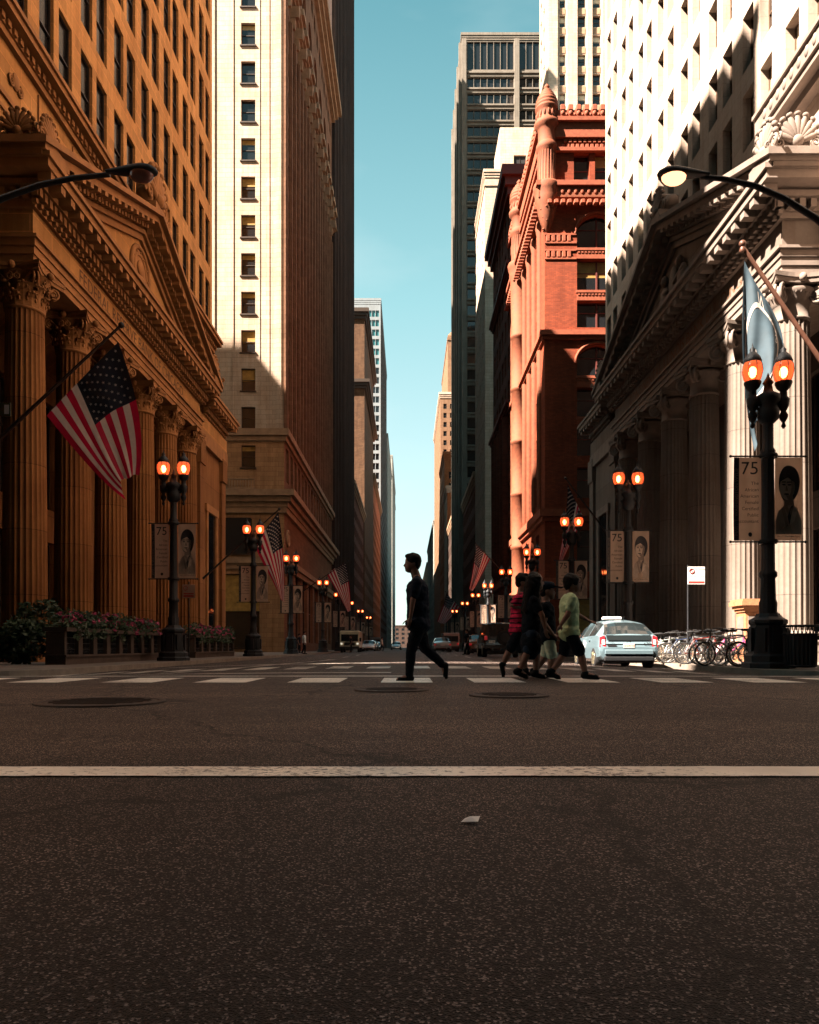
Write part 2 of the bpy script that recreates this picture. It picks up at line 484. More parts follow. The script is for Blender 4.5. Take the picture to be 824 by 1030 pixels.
MT = dict(
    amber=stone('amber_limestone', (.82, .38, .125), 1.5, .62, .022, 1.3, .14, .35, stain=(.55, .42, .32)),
    amber_low=stone('shade_dark_amber_limestone', (.46, .185, .06), 60, 2.3, .02, .6, .1, .45, stain=(.4, .3, .24)),  # darker copy of amber for the porch, shade put into its colour
    amber_trim=pbr('shade_dark_amber_trim', (.50, .205, .065), .85, var=.2, scale=1.5, bump=.3),  # trim darker than the wall, shade put into its colour
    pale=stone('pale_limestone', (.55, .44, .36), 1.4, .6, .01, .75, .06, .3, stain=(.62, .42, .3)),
    pale_low=stone('shade_dark_limestone', (.235, .19, .16), 60, 2.3, .016, .6, .08, .4, stain=(.5, .38, .3)),  # darker copy of pale for the portico, with shade in its colour
    pale_trim=pbr('shade_dark_limestone_trim', (.225, .175, .145), .85, var=.2, scale=1.5, bump=.3),  # portico trim toned down, its shade put into the colour
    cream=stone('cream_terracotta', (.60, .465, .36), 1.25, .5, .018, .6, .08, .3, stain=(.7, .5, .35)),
    cream_base=stone('warm_bounce_terracotta', (.52, .29, .15), 1.25, .5, .018, .6, .12, .4),  # lower front's warm reflected light put into the stone colour
    cream_dark=stone('shaded_umber_terracotta', (.26, .13, .075), 1.25, .5, .014, .6, .12, .4),  # cream terracotta with the street side's shade in its colour
    cream_trim=pbr('cream_terracotta_trim', (.36, .22, .13), .8, var=.25, scale=1.2, bump=.3),
    redbrick=stone('red_brick', (.31, .062, .024), .42, .13, .012, .6, .18, .3, jcol=(.18, .05, .03), stain=(.5, .45, .42)),
    redstone=pbr('red_terracotta', (.29, .068, .028), .8, var=.25, scale=3, bump=.5),
    orangestone=pbr('orange_terracotta', (.22, .058, .022), .8, var=.25, scale=3, bump=.5),
    brown=stone('brown_brick', (.16, .055, .035), .5, .16, .012, .6, .2, .4),
    umber=stone('umber_brick', (.14, .072, .038), .8, .3, .012, .6, .2, .5),
    dark=stone('dark_bronze_cladding', (.075, .045, .035), 1.5, 3.9, .03, .6, .15, .3),
    tan=stone('tan_brick', (.25, .14, .08), .8, .3, .012, .7, .12, .4),
    steel=stone('grey_steel_cladding', (.23, .2, .165), 1.6, 4.2, .02, .6, .08, .3),
    rust=stone('rust_brick', (.42, .15, .06), .5, .16, .012, .7, .15, .3),
    grey=stone('grey_limestone', (.34, .33, .3), 1.5, .8, .012, .7, .1, .3),
    white_panel=stone('white_panel', (.23, .26, .28), 1.5, 2.3, .012, .7, .05, .2),
    void=pbr('dark_interior', (.012, .01, .01), .9, var=.1),
    glass=glass_mat('window_glass'), glass_dull=glass_mat('dull_window_glass', (.008, .008, .009), .15, .25, .15),
    glass_mirror=glass_mat('reflective_window_glass', (.02, .02, .022), .05, .3, 1.0),
    glass_teal=glass_mat('teal_window_glass', (.03, .13, .14), .05, .1),
    glass_clear=glass_mat('car_glass', (.015, .02, .022), .04, .05),
    bronze=pbr('dark_bronze_frame', (.05, .032, .022), .5, .3, scale=5),
    paint_brown=pbr('brown_window_frame', (.10, .055, .03), .6, scale=5),
    frame_red=pbr('dark_red_window_frame', (.12, .025, .018), .6, scale=5),
    frame_pale=pbr('pale_window_frame', (.2, .22, .23), .6, scale=5),
    blind=pbr('ochre_window_blind', (.42, .25, .06), .7, var=.3, scale=2, coat=.6),
    blind_pale=pbr('pale_window_blind', (.55, .48, .34), .7, var=.2, scale=2, coat=.6),
    iron=pbr('black_cast_iron', (.016, .017, .02), .55, .2, var=.3, scale=20, bump=.25),
    globe=globe_mat(), bulb=emit_mat('lamp_bulb', (1, .68, .42), 4.0),
    cobra_lens=emit_mat('lit_lamp_lens', (1, .42, .2), .5),
    lens_off=pbr('unlit_lamp_lens', (.3, .09, .06), .25, coat=.5),
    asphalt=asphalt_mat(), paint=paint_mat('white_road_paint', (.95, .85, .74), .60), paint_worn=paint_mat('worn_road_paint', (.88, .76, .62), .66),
    side=stone('concrete_paving', (.24, .2, .17), 1.5, 1.5, .02, .6, .06, .4), kerb=pbr('granite_kerb', (.26, .21, .17), .8, var=.25, scale=3, bump=.4),
    banner=pbr('tan_banner_cloth', (.58, .40, .29), .8, var=.08, scale=3, thin=.45), banner_dark=pbr('charcoal_banner_edge', (.03, .03, .035), .8), ink=pbr('black_ink', (.02, .018, .02), .8, var=.1),
    hair_ink=pbr('portrait_black', (.025, .022, .024), .8, var=.1), face_ink=pbr('portrait_light', (.5, .36, .27), .8, var=.1), shade_ink=pbr('portrait_mid', (.22, .15, .115), .8, var=.1), suit_ink=pbr('portrait_suit', (.36, .26, .2), .8, var=.1),
    red=pbr('flag_red', (.62, .012, .06), .75, var=.1, thin=.4), white=pbr('flag_white', (.88, .76, .68), .75, var=.06, thin=.4), navy=pbr('flag_navy', (.012, .018, .04), .75, var=.1), bluegrey=pbr('flag_slate_blue', (.06, .10, .13), .7, var=.2, scale=2, thin=.3),
    pole=pbr('painted_flagpole', (.12, .05, .03), .5, .2), poled=pbr('dark_flagpole', (.02, .018, .018), .5, .2),
    rubber=pbr('black_rubber', (.015, .015, .016), .85), chrome=pbr('bare_metal', (.55, .53, .5), .25, .9), rim=pbr('alloy_rim', (.4, .36, .26), .35, .8),
    taxi=pbr('pale_blue_car_paint', (.17, .25, .29), .3, .15, var=.04, coat=.8), black_car=pbr('black_car_paint', (.012, .013, .015), .25, .1, coat=.9), white_car=pbr('white_car_paint', (.68, .68, .66), .3, coat=.8), brown_car=pbr('copper_car_paint', (.28, .10, .05), .3, .2, coat=.8), cream_van=pbr('cream_van_paint', (.6, .52, .36), .45, coat=.3), grey_van=pbr('grey_van_paint', (.22, .18, .16), .5, coat=.3), silver=pbr('silver_car_paint', (.4, .4, .41), .3, .5, coat=.8), red_car=pbr('red_car_paint', (.32, .03, .02), .3, coat=.8),
    tail=pbr('red_tail_light', (.5, .02, .03), .2, coat=1, emis=(1, .05, .05), estr=.03), headlamp=pbr('clear_head_light', (.8, .8, .75), .1, coat=1, emis=(1, .9, .7), estr=.1), plate=pbr('number_plate', (.7, .6, .52), .5), plate_red=pbr('plate_red_ink', (.5, .04, .03), .6), trim=pbr('black_plastic_trim', (.02, .02, .022), .6), sign_white=pbr('white_sign_sheet', (.75, .72, .7), .5, var=.04),
    skin=pbr('brown_skin', (.32, .14, .09), .55, var=.12, scale=12), skin_pale=pbr('tanned_skin', (.42, .22, .15), .55, var=.1, scale=12), hair=pbr('dark_hair', (.012, .009, .008), .5, var=.3, scale=40, bump=.5, spec=.08), cloth_black=pbr('black_cloth', (.012, .013, .017), .85, var=.2, scale=14, bump=.3, spec=.08), cloth_navy=pbr('navy_cloth', (.014, .018, .03), .85, var=.2, scale=14, bump=.3, spec=.08), cloth_red=pbr('red_cloth', (.75, .03, .085), .85, var=.3, scale=14, bump=.3, spec=.08), cloth_lime=pbr('pale_lime_cloth', (.72, .76, .42), .85, var=.12, scale=9, bump=.4, spec=.08), cloth_cream=pbr('cream_cloth', (.75, .71, .5), .85, var=.12, scale=9, bump=.4, spec=.08), cloth_white=pbr('white_cloth', (.7, .66, .62), .85, var=.1, spec=.08), denim=pbr('dark_denim', (.03, .04, .06), .85, var=.2, scale=20, spec=.08), shoe=pbr('black_shoe', (.012, .012, .013), .5, spec=.08), eye=pbr('dark_eye', (.01, .01, .01), .2),
    leaf=pbr('dark_green_leaf', (.035, .06, .022), .6, var=.5, scale=7), flower=pbr('pink_petal', (.5, .05, .13), .6, var=.3, scale=9), planter=pbr('shade_dark_stone', (.085, .058, .045), .85, var=.3, scale=2, bump=.4), soil=pbr('dark_soil', (.03, .022, .018), .95),  # planter stone carries its shade in the colour
    pink=pbr('pink_frame_paint', (.55, .06, .22), .35, coat=.5), bike_black=pbr('black_frame_paint', (.015, .015, .016), .35, coat=.5), bike_red=pbr('red_frame_paint', (.13, .02, .018), .35, coat=.5), bike_blue=pbr('blue_frame_paint', (.02, .035, .08), .35, coat=.5), bike_green=pbr('green_frame_paint', (.02, .05, .03), .35, coat=.5), bike_white=pbr('white_frame_paint', (.65, .62, .58), .35, coat=.5), tyre_tan=pbr('tan_tyre_wall', (.38, .25, .15), .8), tyre_white=pbr('white_tyre_wall', (.6, .55, .5), .8), manhole=pbr('rusty_cast_iron_lid', (.035, .024, .02), .6, .5, var=.4, scale=30, bump=.5),
    bin=pbr('black_enamelled_steel', (.014, .015, .019), .5, .1, scale=10), silverbrown=pbr('weathered_terracotta', (.4, .17, .08), .8, var=.2, bump=.3),
)
# ------------------------------------------------------------------ the ground
def smooth(a, b, x):
    t = min(max((x - a) / (b - a), 0), 1)
    return t * t * (3 - 2 * t)


def road_z(x, y):
    """LaSalle-type crowned street north of the crossing, the crossing itself nearly flat"""
    return -0.2 * smooth(11.5, 15.2, y) * min(1, (abs(x) / 8.2) ** 2)


def build_ground():
    xs = [-3000, -400, -60, -30, -20, -14, -11, -9.5] + [-8.2 + .82 * k for k in range(21)] + [9.5, 11, 14, 20, 30, 60, 400, 3000]
    ys = [-3000, -200, -40, -10, -4, 0, 2, 4, 6, 8, 10] + [11.5 + .37 * k for k in range(11)] + [17, 20, 25, 35, 60, 120, 300, 800, 1500, 4000]
    mb = MB()
    vs = [(x, y, road_z(x, y)) for y in ys for x in xs]
    n = len(xs)
    mb.add(vs, [(j * n + i, j * n + i + 1, (j + 1) * n + i + 1, (j + 1) * n + i) for j in range(len(ys) - 1) for i in range(n - 1)], 0, True)
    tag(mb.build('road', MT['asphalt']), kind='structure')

    zs = -.05
    for sx in (1, -1):
        rad = 2.6
        edge = [(8.2, 1300.0), (8.2, 300.0), (8.2, 100.0), (8.2, 40.0), (8.2, 15 + rad)]
        for k in range(1, 8):
            a = PI + (PI / 2) * k / 8
            edge.append((8.2 + rad + rad * math.cos(a), 15 + rad + rad * math.sin(a)))
        edge += [(8.2 + rad, 15.0), (40, 15.0), (300, 15.0)]
        inner = []
        for i, p in enumerate(edge):
            a = Vector(edge[max(i - 1, 0)])
            b = Vector(edge[min(i + 1, len(edge) - 1)])
            t = (b - a).normalized()
            nrm = Vector((-t.y, t.x))
            inner.append((p[0] + nrm.x * .17, p[1] + nrm.y * .17))
        k = MB()
        for i in range(len(edge) - 1):
            a, b, c, d = edge[i], edge[i + 1], inner[i + 1], inner[i]
            q = lambda p, z: (sx * p[0], p[1], z)
            k.quad(q(a, -.4), q(b, -.4), q(b, zs + .004), q(a, zs + .004))
            k.quad(q(a, zs + .004), q(b, zs + .004), q(c, zs + .004), q(d, zs + .004))
        tag(k.build('kerb', MT['kerb']), kind='structure')
        s = MB()
        pts = [(sx * p[0], p[1], zs) for p in inner] + [(sx * 300, 1300, zs)]
        s.add(pts, [tuple(range(len(pts)))])
        s.quad((sx * 300, 15, -.4), (sx * 300, 1300, -.4), (sx * 300, 1300, zs), (sx * 300, 15, zs))
        tag(s.build('pavement', MT['side']), kind='structure')
        f = MB()
        f.box(sx * 13.2, sx * 300, -9.0, -200, -.4, zs)
        tag(f.build('pavement', MT['side']), kind='structure')
    # paint
    def strip(mb, x0, x1, y0, y1, n=8, sk=0):
        for i in range(n):
            a, b = x0 + (x1 - x0) * i / n, x0 + (x1 - x0) * (i + 1) / n
            for j in range(2):
                c, d = y0 + (y1 - y0) * j / 2, y0 + (y1 - y0) * (j + 1) / 2
                mb.quad(*[(x, y, road_z(x, y) + .006) for x, y in ((a, c), (b, c), (b, d), (a, d))])
    m = MB()
    ed = lambda x, q: .007 * mnoise.noise((x * 9, q, 0)) + .01 * mnoise.noise((x * 1.3, q + 5, 0)) + .004 * mnoise.noise((x * 40, q, 3))
    for i in range(900):
        a, c = -9 + i * .02, -9 + (i + 1) * .02
        m.quad((a, 2.66 + ed(a, 0), .006), (c, 2.66 + ed(c, 0), .006), (c, 2.87 + ed(c, 9), .006), (a, 2.87 + ed(a, 9), .006))
    strip(m, -30, -9, 2.66, 2.87, 20)
    strip(m, 9, 30, 2.66, 2.87, 20)
    tag(m.build('road_line', MT['paint']), 'long white line painted across the dark foreground asphalt', kind='structure')
    m = MB()
    for k in range(-13, 13):
        x = -.35 + k * 1.22
        strip(m, x, x + .68, 9.7, 11.15, 3)
    strip(m, -11, 11, 11.75, 11.98, 30)
    tag(m.build('crosswalk_marking', MT['paint']), 'white crosswalk bars painted across the street mouth', kind='structure')
    m = MB()
    for k in range(-9, 8):
        x = k * .9
        strip(m, x, x + .5, 16.2, 18.2, 2)
    strip(m, -7.9, -.3, 13.4, 13.75, 12)
    strip(m, -7.9, -.5, 21.5, 21.9, 12)
    tag(m.build('stop_line_marking', MT['paint_worn']), kind='structure')
    m = MB()
    for y in range(26, 300, 9):
        strip(m, -.08, .08, y, y + 3.2, 1)
        strip(m, 2.9, 3.02, y, y + 3.2, 1)
        strip(m, -3.1, -2.98, y, y + 3.2, 1)
    for i in range(20):
        a, b = i / 20, (i + 1) / 20
        f = lambda t: (-5.9 + 3.0 * t, 12.2 + 17 * t ** 1.6)
        (xa, ya), (xb, yb) = f(a), f(b)
        m.quad((xa, ya, road_z(xa, ya) + .007), (xb, yb, road_z(xb, yb) + .007), (xb + .16, yb, road_z(xb + .16, yb) + .007), (xa + .16, ya, road_z(xa + .16, ya) + .007))
    tag(m.build('lane_marking', MT['paint_worn']), kind='structure')
    t = thing('litter_scrap', 'tiny pale scrap of litter lying on the near asphalt', 'litter', (.165, 1.97, .004))
    q = MB()
    q.add([(-.025, -.012, .002), (.02, -.016, .004), (.028, .012, .012), (-.012, .018, .005), (0, 0, .014)], [(0, 1, 4), (1, 2, 4), (2, 3, 4), (3, 0, 4)])
    q.build('paper', MT['sign_white'], t)
    # manhole lids
    for px, py, r, lab in ((102, 707, .52, 'wide round manhole lid in the asphalt at left'), (512, 700, .38, 'round manhole lid in the asphalt below the walking group'), (394, 694.5, .40, 'flat round lid in the asphalt by the walking man')):
        d = CAMZ * FPX / (py - HZ)
        x = (px - VPX) * d / FPX
        t = thing('manhole_cover', lab, 'manhole cover', (x, d, 0))
        b = MB()
        b.lathe([(r, 0.001), (r, .012), (r - .02, .016), (r - .06, .016), (r - .065, .006)], n=40)
        b.build('rim', MT['manhole'], t)
        b = MB()
        b.lathe([(r - .07, .002), (r - .07, .012), (r - .09, .014)], n=40)
        for i in range(-4, 5):
            w = math.sqrt(max(0, (r - .12) ** 2 - (i * r / 5) ** 2))
            if w > .05:
                b.box(-w, w, i * r / 5 - .012, i * r / 5 + .012, .0138, .019)
        b.build('lid', MT['manhole'], t)


# ------------------------------------------------------------------ facades
def facade(mb, o, u, L, z0, z1, ops, r=.3, m=0, mr=None):
    """an upright wall from o along u (outward normal = right of u), openings (u0, u1, za, zb) recessed by r"""
    mr = m if mr is None else mr
    u = Vector(u)
    n = Vector((u.y, -u.x))
    o = Vector(o)

    def pt(a, z, dep=0.0):
        q = o + u * a - n * dep
        return (q.x, q.y, z)
    us = sorted({0.0, L} | {round(v, 4) for q in ops for v in q[:2]})
    zs = sorted({z0, z1} | {round(v, 4) for q in ops for v in q[2:4]})
    hole = set()
    ui = {v: i for i, v in enumerate(us)}
    zi = {v: i for i, v in enumerate(zs)}
    for q in ops:
        for i in range(ui[round(q[0], 4)], ui[round(q[1], 4)]):
            for j in range(zi[round(q[2], 4)], zi[round(q[3], 4)]):
                hole.add((i, j))
    for i in range(len(us) - 1):
        j = 0
        while j < len(zs) - 1:
            if (i, j) in hole:
                j += 1
                continue
            k = j
            while k < len(zs) - 1 and (i, k) not in hole:
                k += 1
            mb.quad(pt(us[i], zs[j]), pt(us[i + 1], zs[j]), pt(us[i + 1], zs[k]), pt(us[i], zs[k]), m)
            j = k
    for (a, b, c, d) in [q[:4] for q in ops]:
        mb.quad(pt(a, c), pt(a, c, r), pt(a, d, r), pt(a, d), mr)
        mb.quad(pt(b, c, r), pt(b, c), pt(b, d), pt(b, d, r), mr)
        mb.quad(pt(a, c), pt(b, c), pt(b, c, r), pt(a, c, r), mr)
        mb.quad(pt(a, d, r), pt(b, d, r), pt(b, d), pt(a, d), mr)
    return pt


_wm = {}


def window_meshes(w, h, style, frame, pane, blind=None, drop=10):
    key = (round(w, 2), round(h, 2), style, frame, pane, blind, drop)
    if key in _wm:
        return _wm[key]
    f = MB()
    t = .07 if w > .9 else .05
    f.box(-w / 2, -w / 2 + t, -.03, .05, 0, h)
    f.box(w / 2 - t, w / 2, -.03, .05, 0, h)
    f.box(-w / 2 + t, w / 2 - t, -.03, .05, h - t, h)
    f.box(-w / 2 + t, w / 2 - t, -.03, .05, 0, t)
    if style in ('sash', 'sill', 'blind'):
        f.box(-w / 2 + t, w / 2 - t, -.04, .04, h * .49, h * .49 + t * .9)
    if style == 'tripartite':
        f.box(-.07, .07, -.09, .05, t, h - t)
        f.box(-w / 2 + t, -.07, -.04, .04, h * .6, h * .6 + .06)
        f.box(.07, w / 2 - t, -.04, .04, h * .6, h * .6 + .06)
    if style == 'grid':
        for k in (1, 2):
            x = -w / 2 + w * k / 3
            f.box(x - .03, x + .03, -.03, .03, t, h - t)
    if style in ('sill', 'blind'):
        f.box(-w / 2 - .12, w / 2 + .12, -.42, -.03, -.14, -.002)
    p = MB()
    p.quad((-w / 2, .03, 0), (w / 2, .03, 0), (w / 2, .03, h), (-w / 2, .03, h))
    b = None
    if blind:
        b = MB()
        for k in range(drop):
            za, zb = h - t - (k + 1) * h * .05, h - t - k * h * .05 - .01
            b.quad((-w / 2 + t, .022, za), (w / 2 - t, .022, za), (w / 2 - t, .016, zb), (-w / 2 + t, .016, zb))
        b = b.mesh('blind', MT[blind])
    _wm[key] = (f.mesh('window', MT[frame]), p.mesh('pane', MT[pane]), b)
    return _wm[key]


def put_windows(root, pt, u, ops, r, style='sash', frame='bronze', pane='glass', blind=None, pblind=.5, limit=100, name='window'):
    """each window its own part (frame) with its pane and blind as sub-parts; past the limit the rest is one part"""
    u = Vector(u)
    ang = math.atan2(u.y, u.x)
    n = Vector((u.y, -u.x))
    org = root.location
    rows = []
    for q in ops:
        a, b, c, d = q[:4]
        p = Vector(pt((a + b) / 2, (c + d) / 2))
        vx, vz = VPX + FPX * p.x / max(p.y, .1), HZ - FPX * (p.z - CAMZ) / max(p.y, .1)
        vis = -12 < vx < 836 and -30 < vz < 1030 and p.y > 0
        area = (b - a) * (d - c) / (p.length_squared) * abs(n.dot(p.xy.normalized()))
        rows.append((-(area if vis else area * 1e-4), q))
    rows.sort(key=lambda e: e[0])
    used = root.get('_nw', 0)
    room = max(0, limit - used)
    rest = MB()
    for i, (_, q) in enumerate(rows):
        a, b, c, d = q[:4]
        bl = blind if (blind and random.random() < pblind) else None
        fm, pm, bm = window_meshes(b - a, d - c, style, frame, pane, bl, random.choice((4, 7, 10, 10, 14)) if bl else 10)
        loc = Vector(pt((a + b) / 2, c, r - .06)) - org
        if i < room:
            w = link(name, fm, root)
            w.location = loc
            w.rotation_euler = (0, 0, ang)
            link('pane', pm, w)
            if bm:
                link('blind', bm, w)
        else:
            mat = Matrix.Translation(loc) @ Matrix.Rotation(ang, 4, 'Z')
            for me, mi in ((fm, 0), (pm, 1)):
                rest.add([mat @ v.co for v in me.vertices], [tuple(p.vertices) for p in me.polygons], mi)
    root['_nw'] = used + min(room, len(rows))
    if rest.v:
        tag(rest.build(name, [MT[frame], MT[pane]], root), kind='stuff')


def grid_ops(cols, rows):
    return [(a, a + w, z, z + h) for a, w in cols for z, h in rows]


def arch_head(mb, pt, a, b, zs, zt, r, m=0, n=12):
    """turns the square head of an opening into a round arch: spandrels in the wall plane and a curved soffit"""
    c, rad = (a + b) / 2, (b - a) / 2
    cv = [(c - rad * math.cos(PI * k / n), zs + (zt - zs) * math.sin(PI * k / n)) for k in range(n + 1)]
    h = n // 2
    for k in range(h):
        mb.add([pt(a, zt), pt(*cv[k]), pt(*cv[k + 1])], [(0, 1, 2)], m)
        mb.add([pt(b, zt), pt(*cv[n - k - 1]), pt(*cv[n - k])], [(0, 1, 2)], m)
    for k in range(n):
        mb.quad(pt(*cv[k]), pt(*cv[k + 1]), pt(*cv[k + 1], r), pt(*cv[k], r), m)


def side_frames(x0, x1, y0, y1):
    """origin, direction and length of each side so that the outward normal is right of the direction"""
    return {'S': ((x0, y0), (1, 0), x1 - x0), 'E': ((x1, y0), (0, 1), y1 - y0), 'N': ((x1, y1), (-1, 0), x1 - x0), 'W': ((x0, y1), (0, -1), y1 - y0)}


def ring(mb, x0, x1, y0, y1, z0, z1, out, m=0):
    """a moulding round a block, standing out by out"""
    t = out + .12
    for (a, b, c, d) in ((x0 - out, x1 + out, y0 - out, y0 - out + t), (x0 - out, x1 + out, y1 + out - t, y1 + out), (x0 - out, x0 - out + t, y0 - out + t, y1 + out - t), (x1 + out - t, x1 + out, y0 - out + t, y1 + out - t)):
        mb.box(a, b, c, d, z0, z1, m)


def tower(name, label, cat, x0, x1, y0, y1, h, wall, faces=(), trims=(), trim_mat=None, piers=(), z0=-.05, limit=100, base=None):
    t = thing(name, label, cat, ((x0 + x1) / 2, (y0 + y1) / 2, 0))
    org = t.location
    mb = MB()
    sf = side_frames(x0, x1, y0, y1)
    done = {}
    for f in faces:
        done.setdefault(f['side'], []).append(f)
    pts = {}
    wl = wall if isinstance(wall, dict) else {k: wall for k in 'SENW'}
    mats = list(dict.fromkeys(wl.values()))
    for s, (o, u, L) in sf.items():
        ops = [q for f in done.get(s, ()) for q in f['ops']]
        r = done[s][0].get('r', .3) if s in done else .3
        if base and s in base[2]:
            if base[1] not in mats:
                mats.append(base[1])
            facade(mb, o, u, L, z0, base[0], [q for q in ops if q[3] < base[0]], r, mats.index(base[1]))
            pts[s] = facade(mb, o, u, L, base[0], h, [q for q in ops if q[2] > base[0]], r, mats.index(wl[s]))
        else:
            pts[s] = facade(mb, o, u, L, z0, h, ops, r, mats.index(wl[s]))
    mb.quad((x0, y0, h), (x1, y0, h), (x1, y1, h), (x0, y1, h))
    mb.build('wall', [MT[k] for k in mats], t, org)
    for s in done:
        for f in done[s]:
            put_windows(t, pts[s], sf[s][1], f['ops'], f.get('r', .3), f.get('style', 'sash'), f.get('frame', 'bronze'), f.get('pane', 'glass'), f.get('blind'), f.get('pb', .5), limit)
    tm = MT[trim_mat] if trim_mat else MT[mats[0]]
    for (a, b, out) in trims:
        c = MB()
        hh = b - a
        if hh > .9:
            ring(c, x0, x1, y0, y1, a, a + hh * .3, out * .35)
            ring(c, x0, x1, y0, y1, a + hh * .3 + .002, a + hh * .62, out * .65)
            ring(c, x0, x1, y0, y1, a + hh * .62 + .002, b, out)
        else:
            ring(c, x0, x1, y0, y1, a, b, out)
        c.build('cornice', tm, t, org)
    for (s, a, w, za, zb, out, pm) in piers:
        o, u, L = sf[s]
        c = MB()
        u = Vector(u)
        n = Vector((u.y, -u.x))
        o = Vector(o)
        ctr = o + u * (a + w / 2) + n * (out / 2 - .05)
        c.obox((ctr.x, ctr.y, (za + zb) / 2), (u.x * w / 2, u.y * w / 2, 0), (n.x * (out / 2 + .05), n.y * (out / 2 + .05), 0), (0, 0, (zb - za) / 2))
        c.build('pier', MT[pm], t, org)
    return t, pts


# ------------------------------------------------------------------ classical orders
def flute(a):
    s = abs(math.sin(12 * a))
    return 1 - .075 * (s ** .7) if s > .12 else 1.0


def spiral(mb, c, ex, ez, r, th, turns=2.1, flip=1, m=0):
    """a volute: spiral band seen in the plane (ex, ez)"""
    pts, rs = [], []
    c, ex, ez = Vector(c), Vector(ex), Vector(ez)
    for k in range(30):
        t = k / 29
        a = PI / 2 - flip * turns * 2 * PI * t
        q = r * (1 - .82 * t)
        pts.append(c + ex * (q * math.cos(a)) + ez * (q * math.sin(a)))
        rs.append(th * (1 - .45 * t))
    mb.tube(pts, rs, 6, m)


def ionic_cap(r=.62):
    """scroll capital with diagonal volutes; local z 0 .. 1.5"""
    mb = MB()
    mb.lathe([(r, 0), (r + .05, .03), (r + .05, .10), (r, .13), (r * .99, .62), (r + .04, .65), (r + .04, .72), (r + .16, .88), (r + .22, 1.0), (r + .2, 1.06)], n=32)
    for k in range(28):
        a = 2 * PI * k / 28
        mb.ell((math.cos(a) * (r + .14), math.sin(a) * (r + .14), .93), (.05, .05, .1), 6, 4)
    for k in range(4):
        a = PI / 4 + k * PI / 2
        e = Vector((math.cos(a), math.sin(a), 0))
        s = Vector((-e.y, e.x, 0))
        c = e * (r + .33) + Vector((0, 0, .82))
        for q in (-1, 1):
            spiral(mb, c + s * .1 * q, e, (0, 0, 1), .36, .06, 2.1, 1)
        mb.tube([c - s * .1, c + s * .1], [.3, .3], 16)
        mb.tube([c - s * .14, c + s * .14], [.09, .09], 8)
    A = r + .42
    n = 8
    poly = []
    for k in range(4):
        a = PI / 4 + k * PI / 2
        b = a + PI / 2
        p0, p1 = Vector((math.cos(a), math.sin(a))) * A * 1.35, Vector((math.cos(b), math.sin(b))) * A * 1.35
        mid = (p0 + p1) / 2
        for i in range(n):
            t = i / n
            q = p0.lerp(p1, t)
            q -= mid.normalized() * .2 * math.sin(PI * t)
            poly.append(q)
    mb.prism([(q.x, q.y, 1.18) for q in poly], (0, 0, .17))
    mb.prism([(q.x * 1.05, q.y * 1.05, 1.352) for q in poly], (0, 0, .15))
    for k in range(4):
        a = k * PI / 2
        mb.ell((math.cos(a) * (r + .27), math.sin(a) * (r + .27), 1.33), (.13, .13, .15), 8, 6)
    return mb


